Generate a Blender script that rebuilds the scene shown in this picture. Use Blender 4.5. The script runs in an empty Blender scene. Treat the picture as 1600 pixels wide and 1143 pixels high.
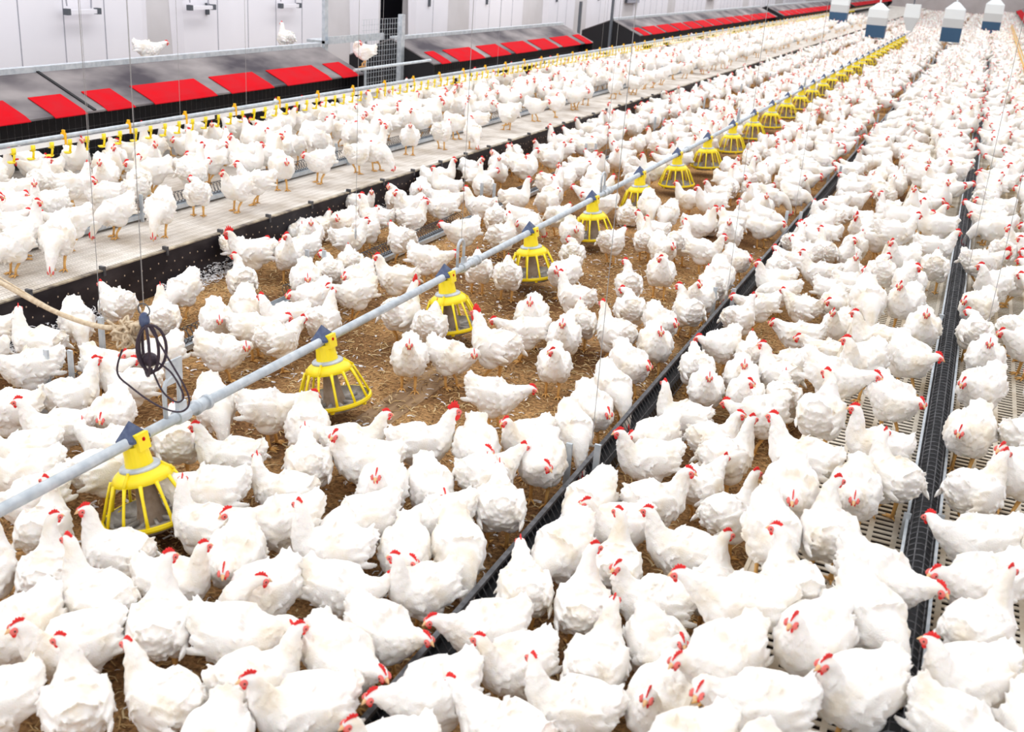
import bpy, bmesh, math, random
import numpy as np
from mathutils import Vector, Matrix
random.seed(7)
rng = np.random.default_rng(11)
scn = bpy.context.scene
C = scn.collection
PI = math.pi

# ------------------------------------------------------------------ camera
CAM_H = 2.5
RX = (0.91397157, 0.1927156, -0.35709476)    # world X seen in camera axes (right, down, forward)
RY = (0.40044139, -0.28610484, 0.87051175)
RZ = (0.06559466, -0.93861852, -0.33866299)
cd = bpy.data.cameras.new('camera')
cam = bpy.data.objects.new('camera', cd)
C.objects.link(cam)
cam.matrix_world = Matrix(((RX[0], -RX[1], -RX[2], 0), (RY[0], -RY[1], -RY[2], 0), (RZ[0], -RZ[1], -RZ[2], CAM_H), (0, 0, 0, 1)))
cd.sensor_width = 36
cd.lens = 1652.15 / 1600 * 36
cd.shift_y = -50.5 / 1600
cd.clip_start = 0.05
cd.clip_end = 300
cd.dof.use_dof = True
cd.dof.focus_distance = 6.6
cd.dof.aperture_fstop = 3.4
scn.camera = cam

# ------------------------------------------------------------------ light and exposure
W = bpy.data.worlds.new('world')
scn.world = W
W.use_nodes = True
bg = W.node_tree.nodes['Background']
bg.inputs[0].default_value = (0.95, 0.97, 1.0, 1)
bg.inputs[1].default_value = 1.75
def area(name, loc, sx, sy, power, col=(1, 0.98, 0.95), rot=(0, 0, 0)):
    l = bpy.data.lights.new(name, 'AREA')
    l.shape = 'RECTANGLE'; l.size = sx; l.size_y = sy; l.energy = power; l.color = col
    o = bpy.data.objects.new(name, l); o.location = loc; o.rotation_euler = rot
    C.objects.link(o)
    return o
LAMP = 9.0
for lx, lp in ((-8.6, 2.2), (-5.4, 1.0), (-2.2, 1.0), (1.8, 1.0)):  # first row is an added fill that brightens the left wall
    area('ceiling_and_fill_lamp', (lx, 26, 4.6), 0.7, 64, LAMP * 64 * lp)
sl = bpy.data.lights.new('soft_form_sun', 'SUN')  # soft overhead sun, added for directional form; no roof opening exists
sl.energy = 0.7; sl.angle = 1.0; sl.color = (1, 0.99, 0.97)
so = bpy.data.objects.new('soft_form_sun', sl)
so.rotation_euler = (math.radians(-18), math.radians(-22), 0)
C.objects.link(so)
scn.view_settings.view_transform = 'Standard'
scn.view_settings.look = 'None'
scn.view_settings.exposure = -0.74
scn.view_settings.gamma = 1
scn.view_settings.use_curve_mapping = False

# ------------------------------------------------------------------ materials
def mat(name, col, rough=0.6, metal=0.0, spec=0.3):
    m = bpy.data.materials.new(name); m.use_nodes = True
    b = m.node_tree.nodes['Principled BSDF']
    b.inputs['Base Color'].default_value = (*col, 1)
    b.inputs['Roughness'].default_value = rough
    b.inputs['Metallic'].default_value = metal
    b.inputs['Specular IOR Level'].default_value = spec
    return m
def N(m, kind, **kw):
    n = m.node_tree.nodes.new(kind)
    for k, v in kw.items():
        if k in n.inputs: n.inputs[k].default_value = v
        else: setattr(n, k, v)
    return n
def L(m, a, ao, b, bi): m.node_tree.links.new(a.outputs[ao], b.inputs[bi])
def noisy(name, c1, c2, scale, rough=0.7, metal=0.0, spec=0.3, detail=4.0, lo=0.35, hi=0.65, bump=0.0, stretch=None, coord='Object', bscale=None):
    """two colours mixed by a noise, with an optional bump"""
    m = mat(name, c1, rough, metal, spec)
    b = m.node_tree.nodes['Principled BSDF']
    tc = N(m, 'ShaderNodeTexCoord'); mp = N(m, 'ShaderNodeMapping')
    if stretch: mp.inputs['Scale'].default_value = stretch
    L(m, tc, coord, mp, 'Vector')
    nz = N(m, 'ShaderNodeTexNoise', Scale=scale, Detail=detail)
    L(m, mp, 'Vector', nz, 'Vector')
    cr = N(m, 'ShaderNodeValToRGB')
    cr.color_ramp.elements[0].position = lo; cr.color_ramp.elements[0].color = (*c1, 1)
    cr.color_ramp.elements[1].position = hi; cr.color_ramp.elements[1].color = (*c2, 1)
    L(m, nz, 'Fac', cr, 'Fac'); L(m, cr, 'Color', b, 'Base Color')
    if bump:
        n2 = N(m, 'ShaderNodeTexNoise', Scale=bscale or scale * 4, Detail=3.0)
        L(m, mp, 'Vector', n2, 'Vector')
        bp = N(m, 'ShaderNodeBump', Strength=bump, Distance=0.02)
        L(m, n2, 'Fac', bp, 'Height'); L(m, bp, 'Normal', b, 'Normal')
    return m

def feather_material():
    m = mat('white_feather', (0.90, 0.87, 0.84), 0.95, 0, 0.1)
    b = m.node_tree.nodes['Principled BSDF']
    tc = N(m, 'ShaderNodeTexCoord'); oi = N(m, 'ShaderNodeObjectInfo')
    add = N(m, 'ShaderNodeVectorMath', operation='ADD')
    sc = N(m, 'ShaderNodeVectorMath', operation='SCALE'); sc.inputs['Scale'].default_value = 3.7
    cmb = N(m, 'ShaderNodeCombineXYZ')
    for k in 'XYZ': L(m, oi, 'Random', cmb, k)
    L(m, cmb, 'Vector', sc, 0)
    L(m, tc, 'Object', add, 0); L(m, sc, 'Vector', add, 1)
    nz = N(m, 'ShaderNodeTexNoise', Scale=7.0, Detail=3.0)
    L(m, add, 'Vector', nz, 'Vector')
    cr = N(m, 'ShaderNodeValToRGB')           # soiled yellowish patches on clean white plumage
    e = cr.color_ramp.elements
    e[0].position = 0.30; e[0].color = (0.84, 0.76, 0.64, 1)
    e[1].position = 0.50; e[1].color = (0.925, 0.89, 0.855, 1)
    L(m, nz, 'Fac', cr, 'Fac'); L(m, cr, 'Color', b, 'Base Color')
    n2 = N(m, 'ShaderNodeTexNoise', Scale=160.0, Detail=2.0)
    L(m, add, 'Vector', n2, 'Vector')
    bp = N(m, 'ShaderNodeBump', Strength=0.5, Distance=0.006)
    L(m, n2, 'Fac', bp, 'Height'); L(m, bp, 'Normal', b, 'Normal')
    b.inputs['Subsurface Weight'].default_value = 0.35
    b.inputs['Subsurface Radius'].default_value = (1.0, 0.8, 0.6)
    b.inputs['Subsurface Scale'].default_value = 0.02
    return m

def litter_material():
    m = mat('litter', (0.3, 0.2, 0.1), 0.95, 0, 0.1)
    b = m.node_tree.nodes['Principled BSDF']
    tc = N(m, 'ShaderNodeTexCoord')
    big = N(m, 'ShaderNodeTexNoise', Scale=1.3, Detail=5.0); L(m, tc, 'Object', big, 'Vector')
    cr = N(m, 'ShaderNodeValToRGB'); e = cr.color_ramp.elements
    e[0].position = 0.36; e[0].color = (0.19, 0.10, 0.05, 1)
    e[1].position = 0.62; e[1].color = (0.56, 0.36, 0.18, 1)
    L(m, big, 'Fac', cr, 'Fac')
    fine = N(m, 'ShaderNodeTexNoise', Scale=46.0, Detail=6.0, Roughness=0.7); L(m, tc, 'Object', fine, 'Vector')
    cf = N(m, 'ShaderNodeValToRGB'); e = cf.color_ramp.elements
    e[0].position = 0.36; e[0].color = (0.35, 0.32, 0.3, 1)
    e[1].position = 0.66; e[1].color = (1.55, 1.4, 1.2, 1)
    L(m, fine, 'Fac', cf, 'Fac')
    mx = N(m, 'ShaderNodeMix', data_type='RGBA', blend_type='MULTIPLY'); mx.inputs[0].default_value = 1
    m.node_tree.links.new(cr.outputs['Color'], mx.inputs[6]); m.node_tree.links.new(cf.outputs['Color'], mx.inputs[7])
    m.node_tree.links.new(mx.outputs[2], b.inputs['Base Color'])
    bp = N(m, 'ShaderNodeBump', Strength=0.8, Distance=0.02); L(m, fine, 'Fac', bp, 'Height'); L(m, bp, 'Normal', b, 'Normal')
    return m

M = dict(
    feather=feather_material(), litter=litter_material(),
    shank=mat('yellow_shank', (0.78, 0.45, 0.15), 0.6), skin=mat('red_face', (0.78, 0.16, 0.14), 0.6),
    eye=mat('eye', (0.05, 0.02, 0.015), 0.2, 0, 0.6), beak=mat('beak', (0.80, 0.50, 0.26), 0.45), comb=mat('red_comb', (0.80, 0.025, 0.025), 0.5),
    yellow=mat('yellow_plastic', (1.0, 0.78, 0.012), 0.35, 0, 0.5), yellow_dark=mat('amber_plastic', (0.93, 0.50, 0.01), 0.4, 0, 0.4),
    galv=noisy('galvanised_steel', (0.46, 0.51, 0.56), (0.62, 0.66, 0.70), 18, 0.42, 0.35, 0.5),
    dark_steel=noisy('dark_wire', (0.055, 0.055, 0.062), (0.13, 0.13, 0.14), 30, 0.5, 0.3, 0.4),
    blue_grey=noisy('blue_grey_plastic', (0.055, 0.075, 0.16), (0.10, 0.13, 0.22), 40, 0.45),
    pan_grey=noisy('grey_pan_plastic', (0.30, 0.28, 0.26), (0.48, 0.45, 0.43), 22, 0.5, lo=0.4, hi=0.6),
    feed=noisy('feed_tube', (0.26, 0.19, 0.14), (0.34, 0.26, 0.20), 30, 0.6),
    white_plastic=mat('white_plastic', (0.85, 0.84, 0.83), 0.4), black=mat('black_plastic', (0.02, 0.02, 0.024), 0.5),
    board=noisy('black_board', (0.012, 0.009, 0.013), (0.055, 0.045, 0.05), 6, 0.55, lo=0.45, hi=0.8, stretch=(1, 0.5, 1)),
    stud=mat('rusty_stud', (0.5, 0.38, 0.28), 0.6),
    edge=noisy('board_edge', (0.10, 0.08, 0.07), (0.5, 0.42, 0.30), 9, 0.6),
    slat_left=noisy('dusty_slat', (0.50, 0.43, 0.36), (0.74, 0.69, 0.64), 3.5, 0.8, lo=0.3, hi=0.6, bump=0.2),
    slat_right=noisy('cream_slat', (0.44, 0.34, 0.22), (0.78, 0.71, 0.60), 3.0, 0.7, lo=0.34, hi=0.58),
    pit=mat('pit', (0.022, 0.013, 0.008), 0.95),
    roof=noisy('dusty_roof', (0.045, 0.036, 0.048), (0.30, 0.27, 0.27), 1.6, 0.75, lo=0.36, hi=0.68, stretch=(1, 0.55, 1)),
    roof_edge=mat('roof_edge', (0.22, 0.16, 0.12), 0.7), nest=mat('nest_black', (0.012, 0.011, 0.014), 0.7),
    flap=noisy('red_flap', (0.56, 0.003, 0.010), (0.50, 0.010, 0.018), 5, 0.9, spec=0.08),
    wall=noisy('wall_grey', (0.62, 0.60, 0.62), (0.70, 0.68, 0.71), 1.2, 0.7), wall_white=noisy('white_panel', (0.84, 0.83, 0.90), (0.89, 0.88, 0.95), 0.8, 0.5),
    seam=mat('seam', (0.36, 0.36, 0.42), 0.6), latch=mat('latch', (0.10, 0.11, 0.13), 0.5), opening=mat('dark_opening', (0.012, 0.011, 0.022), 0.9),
    wire=mat('thin_wire', (0.34, 0.33, 0.33), 0.5, 0.3), rope=noisy('tan_rope', (0.55, 0.42, 0.28), (0.74, 0.62, 0.46), 60, 0.9),
    cable=mat('black_cable', (0.045, 0.03, 0.045), 0.5), hopper=mat('milky_hopper', (0.82, 0.87, 0.89), 0.4), hopper_blue=mat('blue_hopper', (0.04, 0.10, 0.19), 0.5),
    hopper_feed=mat('hopper_feed', (0.58, 0.60, 0.61), 0.6), wood=noisy('worn_board', (0.20, 0.12, 0.065), (0.42, 0.28, 0.16), 3, 0.9, stretch=(6, 1, 1)),
    straw_a=mat('pale_straw', (0.78, 0.62, 0.36), 0.9), straw_b=mat('tan_straw', (0.55, 0.36, 0.16), 0.9), straw_c=mat('dark_straw', (0.20, 0.11, 0.05), 0.9), down=mat('white_down', (0.85, 0.84, 0.86), 0.95),
)

# ------------------------------------------------------------------ mesh helpers
class MB:
    """collects shapes and links them as one mesh"""
    def __init__(s): s.v = []; s.f = []; s.mi = []
    def add(s, v, f, mi=0):
        o = len(s.v); s.v += [tuple(map(float, p)) for p in v]; s.f += [tuple(i + o for i in q) for q in f]; s.mi += [mi] * len(f)
    def box(s, x0, x1, y0, y1, z0, z1, mi=0):
        s.add([(x0, y0, z0), (x1, y0, z0), (x1, y1, z0), (x0, y1, z0), (x0, y0, z1), (x1, y0, z1), (x1, y1, z1), (x0, y1, z1)],
              [(0, 3, 2, 1), (4, 5, 6, 7), (0, 1, 5, 4), (1, 2, 6, 5), (2, 3, 7, 6), (3, 0, 4, 7)], mi)
    def bar(s, p, q, w, h, mi=0, up=(0, 0, 1)):
        p = np.array(p, float); q = np.array(q, float); t = q - p; t /= np.linalg.norm(t)
        up = np.array(up, float)
        if abs(t @ up) > 0.97: up = np.array((1., 0, 0))
        a = np.cross(t, up); a /= np.linalg.norm(a); b = np.cross(a, t)
        o = [-a * w / 2 - b * h / 2, a * w / 2 - b * h / 2, a * w / 2 + b * h / 2, -a * w / 2 + b * h / 2]
        s.add([p + d for d in o] + [q + d for d in o], [(3, 2, 1, 0), (4, 5, 6, 7), (0, 1, 5, 4), (1, 2, 6, 5), (2, 3, 7, 6), (3, 0, 4, 7)], mi)
    def tube(s, pts, r, n=8, mi=0, close=False):
        pts = np.array(pts, float); k = len(pts)
        r = np.full(k, r) if np.isscalar(r) else np.array(r, float)
        ref = None; vs = []
        for i in range(k):
            t = pts[(i + 1) % k if close else min(i + 1, k - 1)] - pts[(i - 1) % k if close else max(i - 1, 0)]
            t = t / (np.linalg.norm(t) + 1e-9)
            if ref is None:
                ref = np.cross(t, (0, 0, 1.)) if abs(t[2]) < 0.9 else np.cross(t, (1., 0, 0))
            ref = ref - t * (ref @ t); ref /= np.linalg.norm(ref) + 1e-9
            b = np.cross(t, ref)
            for j in range(n):
                a = 2 * PI * j / n
                vs.append(pts[i] + r[i] * (ref * math.cos(a) + b * math.sin(a)))
        fs = []
        for i in range(k if close else k - 1):
            i2 = (i + 1) % k
            for j in range(n):
                fs.append((i * n + j, i * n + (j + 1) % n, i2 * n + (j + 1) % n, i2 * n + j))
        if not close:
            fs.append(tuple(range(n - 1, -1, -1))); fs.append(tuple((k - 1) * n + j for j in range(n)))
        s.add(vs, fs, mi)
    def lathe(s, prof, n=32, mi=0, c=(0, 0, 0)):
        vs = []; fs = []
        for r, z in prof:
            for j in range(n):
                a = 2 * PI * j / n; vs.append((c[0] + r * math.cos(a), c[1] + r * math.sin(a), c[2] + z))
        for i in range(len(prof) - 1):
            for j in range(n):
                fs.append((i * n + j, i * n + (j + 1) % n, (i + 1) * n + (j + 1) % n, (i + 1) * n + j))
        s.add(vs, fs, mi)
    def ell(s, c, r, R=None, mi=0, nu=12, nv=8):
        R = np.eye(3) if R is None else np.array(R); vs = []; fs = []
        for i in range(nv + 1):
            th = PI * i / nv
            for j in range(nu):
                a = 2 * PI * j / nu
                p = np.array((r[0] * math.sin(th) * math.cos(a), r[1] * math.sin(th) * math.sin(a), r[2] * math.cos(th)))
                vs.append(np.array(c) + R @ p)
        for i in range(nv):
            for j in range(nu):
                fs.append((i * nu + j, (i + 1) * nu + j, (i + 1) * nu + (j + 1) % nu, i * nu + (j + 1) % nu))
        s.add(vs, fs, mi)
    def mesh(s, name, mats, smooth=False):
        me = bpy.data.meshes.new(name); me.from_pydata(s.v, [], s.f)
        for m in (mats if isinstance(mats, (list, tuple)) else [mats]): me.materials.append(m)
        if len(me.materials) > 1: me.polygons.foreach_set('material_index', s.mi)
        if smooth: me.polygons.foreach_set('use_smooth', [True] * len(me.polygons))
        me.update(); return me
    def build(s, name, mats, parent=None, smooth=False, loc=(0, 0, 0)):
        o = bpy.data.objects.new(name, s.mesh(name, mats, smooth)); C.objects.link(o); o.location = loc
        if parent: o.parent = parent
        return o
def tag(o, label=None, cat=None, group=None, kind=None):
    if label: o['label'] = label
    if cat: o['category'] = cat
    if group: o['group'] = group
    if kind: o['kind'] = kind
    return o
def empty(name, loc, label, cat, group=None, rz=0):
    o = bpy.data.objects.new(name, None); C.objects.link(o); o.location = loc; o.rotation_euler = (0, 0, rz); o.empty_display_size = 0.1
    return tag(o, label, cat, group)
def inst(name, me, parent=None, loc=(0, 0, 0), rot=(0, 0, 0)):
    o = bpy.data.objects.new(name, me); C.objects.link(o); o.location = loc; o.rotation_euler = rot
    if parent: o.parent = parent
    return o
def copy_tree(o, parent=None):
    c = o.copy(); C.objects.link(c); c.parent = parent
    for ch in list(o.children): copy_tree(ch, c)
    return c
ORD = ['first', 'second', 'third', 'fourth', 'fifth', 'sixth', 'seventh', 'eighth', 'ninth', 'tenth', 'eleventh', 'twelfth', 'thirteenth', 'fourteenth', 'fifteenth', 'sixteenth', 'seventeenth', 'eighteenth', 'nineteenth', 'twentieth',
       'twenty-first', 'twenty-second', 'twenty-third', 'twenty-fourth', 'twenty-fifth', 'twenty-sixth', 'twenty-seventh', 'twenty-eighth', 'twenty-ninth', 'thirtieth'] + ['thirty-%s' % x for x in ('first', 'second', 'third', 'fourth', 'fifth', 'sixth', 'seventh', 'eighth', 'ninth')]

# ------------------------------------------------------------------ places along the house (X across, Y along)
YE = 100.0
X_EDGE, X_TA, X_PIPE, X_TB, X_SL, X_TC, X_TD, X_NEST = -5.16, -4.25, -2.965, -1.40, -0.455, 0.143, -5.90, -7.65
Z_P = 0.30

# ------------------------------------------------------------------ the setting
mb = MB(); mb.box(-12, 8, -3, 108, -0.2, 0.0)
tag(mb.build('floor', M['litter']), 'brown straw littered floor of the poultry house', kind='structure')

def slats(name, x0, x1, y0, y1, pitch, bw, rib, rw, m, label):
    mb = MB()
    n = int((y1 - y0) / pitch)
    for i in range(n):
        y = y0 + i * pitch
        mb.box(x0, x1, y, y + bw, Z_P - 0.005, Z_P)
    x = x0
    while x < x1:
        mb.box(x, x + rw, y0, y1, Z_P - 0.007, Z_P - 0.0005); x += rib
    return tag(mb.build(name, m), label, kind='structure')
slats('floor_slats_right', X_SL, 3.0, 1.4, 46, 0.043, 0.019, 0.098, 0.022, M['slat_right'], 'raised cream plastic slat floor with rows of slots beside the feeder')
slats('floor_slats_left', -9.3, X_EDGE, 2.5, 46, 0.024, 0.018, 0.07, 0.018, M['slat_left'], 'raised dusty slat platform in front of the nest boxes')
mb = MB(); mb.box(X_SL, 3.0, 46, YE, Z_P - 0.014, Z_P); tag(mb.build('floor_slats_right', M['slat_right']), 'far end of the cream slat floor', kind='structure')
mb = MB(); mb.box(-9.3, X_EDGE, 46, YE, Z_P - 0.014, Z_P); tag(mb.build('floor_slats_left', M['slat_left']), 'far end of the dusty slat platform', kind='structure')
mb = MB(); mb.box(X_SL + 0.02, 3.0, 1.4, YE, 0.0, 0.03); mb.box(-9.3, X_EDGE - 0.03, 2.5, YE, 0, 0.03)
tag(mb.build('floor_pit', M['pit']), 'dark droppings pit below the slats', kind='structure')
# cream support skirt of the slat floor
mb = MB(); mb.box(X_SL - 0.016, X_SL, 1.4, YE, 0.0, Z_P + 0.004); tag(mb.build('trim_1', M['slat_right']), 'cream upright edge of the slat floor', kind='structure')
# black board with studs closing the front of the platform
mb = MB(); mb.box(X_EDGE, X_EDGE + 0.02, 2.5, YE, 0.0, Z_P + 0.002)
for i in range(170):                                              # rows of small rusty studs in the board's face
    for k in range(3):
        y = 3.2 + i * 0.085 + (k % 2) * 0.042
        mb.ell((X_EDGE + 0.0205, y, 0.06 + k * 0.08 + 0.012 * math.sin(i * 1.7)), (0.004, 0.006, 0.007), mi=1, nu=6, nv=4)
o = tag(mb.build('platform_board', [M['board'], M['stud']]), 'long black studded board closing the front of the raised slat platform', 'board')
mb = MB(); mb.box(X_EDGE - 0.012, X_EDGE + 0.026, 2.5, YE, Z_P + 0.002, Z_P + 0.011); mb.build('edge_strip', M['edge'], o)
for i in range(26):
    mb = MB(); y = 3.35 + i * 0.62; mb.box(X_EDGE - 0.012, X_EDGE + 0.032, y, y + 0.02, Z_P - 0.03, Z_P + 0.035); mb.build('clip', M['dark_steel'], o)

# left wall: grey wall with white insulated panels between bays, one dark opening
WX = -10.5
mb = MB(); mb.box(WX - 0.2, WX, -3, 18.0, 0, 4.6); mb.box(WX - 0.2, WX, 19.2, 108, 0, 4.6); mb.box(WX - 0.2, WX, 18.0, 19.2, 0, 0.3)
tag(mb.build('wall_left', M['wall']), 'pale grey side wall behind the nest boxes', kind='structure')
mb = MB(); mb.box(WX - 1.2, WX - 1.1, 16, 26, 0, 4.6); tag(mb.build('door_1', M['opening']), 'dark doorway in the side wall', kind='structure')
pan_spans = [(4.4, 7.3), (7.45, 11.55), (12.4, 16.0), (17.1, 17.75), (19.25, 20.6), (22.0, 24.6), (26.3, 28.2), (29.6, 32.4), (34, 37.5), (39, 43), (45, 50), (52, 58), (61, 68)]
for i, (a, b) in enumerate(pan_spans):
    mb = MB()
    mb.add([(WX + 0.002, a - .12, .2), (WX + 0.1, a, .2), (WX + 0.1, b, .2), (WX + 0.002, b + .2, .2), (WX + 0.002, a - .12 - .25, 4.4), (WX + 0.1, a - .1, 4.4), (WX + 0.1, b, 4.4), (WX + 0.002, b + .2, 4.4)],
           [(0, 1, 5, 4), (1, 2, 6, 5), (2, 3, 7, 6), (4, 5, 6, 7), (0, 3, 2, 1)])
    p = tag(mb.build('wall_panel', M['wall_white']), 'white insulated wall panel, %s along the side wall' % ORD[i], 'wall panel', 'white panels on the side wall')
    n = max(1, int((b - a) / 0.62))
    for k in range(1, n):
        mb = MB(); y = a + (b - a) * k / n; mb.box(WX + 0.098, WX + 0.104, y, y + 0.012, 0.2, 4.4); mb.build('seam', M['seam'], p)
    if b - a > 1.2:
        for yy, z in ((a + 0.45, 1.36), (b - 0.35, 2.0)):
            mb = MB(); mb.box(WX + 0.1, WX + 0.14, yy, yy + 0.05, z, z + 0.16); mb.build('latch', M['latch'], p)
# inlet flap handles hanging on two panels
for y, z, lab in ((10.16, 1.43, 'white inlet flap bar with black ends, nearest the camera on the side wall'), (12.4, 1.44, 'white inlet flap bar with black ends, second along the side wall'), (14.55, 1.43, 'white inlet flap bar with black ends, third along the side wall')):
    o = empty('inlet_bar', (WX + 0.20, y, z), lab, 'handle')
    mb = MB(); mb.box(0, 0.05, 0, 0.44, 0.005, 0.055); mb.build('bar', M['wall_white'], o)
    for yy in (-0.06, 0.44):
        mb = MB(); mb.box(-0.01, 0.06, yy, yy + 0.06, -0.005, 0.07); mb.build('end_cap', M['latch'], o)
    mb = MB(); mb.bar((0.03, -0.03, 0.1), (-0.02, -0.06, 0.9), 0.012, 0.012); mb.bar((0.03, 0.36, 0.07), (-0.02, 0.46, 0.8), 0.014, 0.014); mb.build('rod', M['seam'], o)
for i, (y, c) in enumerate(((32.9, 'latch'), (43.6, 'latch'))):
    o = empty('wall_fan', (WX, y, 1.25), ('dark wall fan opening above the third nest box', 'dark wall fan opening near the far end of the side wall')[i], 'fan')
    mb = MB(); mb.box(0.0, 0.10, 0, 1.0, 0, 2.9); mb.build('duct', M[c], o)
    mb = MB(); mb.box(0.1, 0.15, -0.05, 0.04, 0, 2.9); mb.box(0.1, 0.15, 0.96, 1.05, 0, 2.9); mb.box(0.1, 0.15, 0.04, 0.96, 0, 0.08); mb.box(0.1, 0.15, 0.04, 0.96, 2.82, 2.9); mb.build('frame', M['seam'], o)
    for k in range(6):
        mb = MB(); mb.bar((0.12, 0.5, 1.5), (0.12, 0.5 + 0.43 * math.cos(k * PI / 3), 1.5 + 0.43 * math.sin(k * PI / 3)), 0.12, 0.01); mb.build('blade', M['galv'], o)
mb = MB(); mb.box(4.2, 4.4, -3, 108, 0, 4.6); tag(mb.build('wall_right', M['wall']), 'pale side wall beyond the slats', kind='structure')
mb = MB(); mb.box(-10.7, 4.4, YE + 4, YE + 4.2, 0, 4.6); tag(mb.build('wall_far', M['wall']), 'far end wall of the poultry house', kind='structure')

# ------------------------------------------------------------------ nest boxes
def nest(name, side, y0, y1, flaps, label, joints, det=True, xf=X_NEST):
    """side=+1: opens towards +X.  ridge and two slopes, red flaps on the aisle side"""
    r = empty(name, (xf, y0, Z_P), label, 'nest box', 'nest boxes')
    Ln = y1 - y0; s = side
    ex, ez, rx, rz = 0.0, 0.50, -0.75 * s, 0.81
    t = 0.018
    def P(x, y, z): return (x * 1.0, y, z)
    mb = MB()
    q = [(ex, ez), (rx, rz), (2 * rx - ex, ez)]
    for (a, b) in ((0, 1), (1, 2)):
        (xa, za), (xb, zb) = q[a], q[b]
        vs = [P(xa, 0, za), P(xb, 0, zb), P(xb, Ln, zb), P(xa, Ln, za), P(xa, 0, za + t), P(xb, 0, zb + t), P(xb, Ln, zb + t), P(xa, Ln, za + t)]
        mb.add(vs, [(0, 1, 2, 3), (7, 6, 5, 4), (0, 4, 5, 1), (1, 5, 6, 2), (2, 6, 7, 3), (3, 7, 4, 0)])
    mb.build('roof', M['roof'], r)
    mb = MB()                                                     # closed dark body under the roof, set back from the eaves
    xb, xc = ex - 0.30 * s, 2 * rx - ex + 0.12 * s
    mb.add([P(xb, 0.02, 0.02), P(xc, 0.02, 0.02), P(xc, 0.02, ez + 0.02), P(rx, 0.02, rz - 0.01), P(xb, 0.02, ez + 0.10),
            P(xb, Ln - .02, 0.02), P(xc, Ln - .02, 0.02), P(xc, Ln - .02, ez + 0.02), P(rx, Ln - .02, rz - 0.01), P(xb, Ln - .02, ez + 0.10)],
           [(0, 1, 2, 3, 4), (9, 8, 7, 6, 5), (0, 5, 6, 1), (1, 6, 7, 2), (2, 7, 8, 3), (3, 8, 9, 4), (4, 9, 5, 0)])
    mb.build('box', M['nest'], r)
    for yy in (0.0, Ln - 0.02):                                   # gable ends reach the eaves
        mb = MB(); mb.add([P(ex, yy, 0.30), P(ex, yy, ez), P(rx, yy, rz), P(2 * rx - ex, yy, ez), P(2 * rx - ex, yy, 0.02), P(ex - .25 * s, yy, 0.02),
                           P(ex, yy + .02, 0.30), P(ex, yy + .02, ez), P(rx, yy + .02, rz), P(2 * rx - ex, yy + .02, ez), P(2 * rx - ex, yy + .02, 0.02), P(ex - .25 * s, yy + .02, 0.02)],
                          [(0, 1, 2, 3, 4, 5), (11, 10, 9, 8, 7, 6)] + [(i, 6 + i, 6 + (i + 1) % 6, (i + 1) % 6) for i in range(6)])
        mb.build('end_panel', M['nest'], r)
    for a, b in flaps:                                            # red flaps lie on the lower part of the slope and droop past the eaves
        mb = MB(); k = (rz - ez) / (rx - ex); n = 6; vs = []
        for side_t in (0.004 + t, 0.012 + t):
            for i in range(n):
                x = ex + s * 0.025 - s * 0.325 * i / (n - 1)
                z = ez + k * (x - ex) + side_t - (0.012 if i == 0 else 0)
                vs += [P(x, a - y0, z), P(x, b - y0, z)]
        m = n * 2; fs = []
        for i in range(n - 1):
            fs += [(m + 2 * i, m + 2 * i + 1, m + 2 * i + 3, m + 2 * i + 2), (2 * i, 2 * i + 2, 2 * i + 3, 2 * i + 1), (2 * i, m + 2 * i, m + 2 * i + 2, 2 * i + 2), (2 * i + 1, 2 * i + 3, m + 2 * i + 3, m + 2 * i + 1)]
        fs += [(0, 1, m + 1, m), (m - 2, 2 * m - 2, 2 * m - 1, m - 1)]
        mb.add(vs, fs); mb.build('flap', M['flap'], r)
    mb = MB(); mb.box(rx - 0.03, rx + 0.05, 0, Ln, rz + t + 0.002, rz + t + 0.03); mb.box(rx + 0.051, rx + 0.056, 0, Ln, rz + t - 0.035, rz + t + 0.03)
    mb.build('ridge_rail', M['galv'], r)
    if det:
        for j in joints:
            mb = MB(); mb.bar(P(ex + .0 * s, j - y0, ez + t + 0.006), P(rx, j - y0, rz + t + 0.006), 0.035, 0.012); mb.build('joint_strip', M['nest'], r)
        mb = MB()                                                 # wire mesh in front of the nest openings
        y = 0.02
        while y < Ln: mb.bar(P(ex - 0.2 * s, y, 0.03), P(ex - 0.2 * s, y, 0.46), 0.002, 0.002); y += 0.08
        for z in (0.05, 0.12, 0.19, 0.26, 0.33): mb.bar(P(ex - 0.2 * s, 0, z), P(ex - 0.2 * s, Ln, z), 0.003, 0.003)
        mb.build('wire_mesh', M['dark_steel'], r)
    return r
nest('nest_box', 1, 2.6, 12.72, [(4.5, 5.3), (5.75, 6.35), (6.55, 7.01), (7.29, 7.68), (7.94, 8.32), (8.6, 9.59), (9.84, 10.64), (10.91, 11.89), (12.15, 12.55)],
     'dark roofed nest box with red flaps at the front, below the white panels', [7.8])
nest('nest_box', 1, 14.75, 22.05, [(14.99, 15.3), (15.6, 16.58), (16.84, 17.65), (17.88, 18.9), (19.12, 19.99), (20.23, 21.23), (21.53, 21.94)],
     'second dark roofed nest box with red flaps, just past the perched hen', [])
f3 = [(25.7, 26.2)]; y = 26.45
while y < 42.4: f3.append((y, min(y + 1.12, 43.2))); y += 1.32
nest('nest_box', 1, 25.45, 43.6, f3, 'third long nest box with a row of many red flaps and open gable end', [])
f4 = []; y = 45.2
while y < 66: f4.append((y, y + 1.1)); y += 1.3
nest('nest_box', 1, 45, 67, f4, 'fourth nest box with red flaps toward the far end', [], det=False)
f5 = [(y0_, y0_ + 1.1) for y0_ in np.arange(69.2, 94, 1.3)]
nest('nest_box', 1, 69, 95, f5, 'last nest box in the row, far along the side wall', [], det=False)
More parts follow.
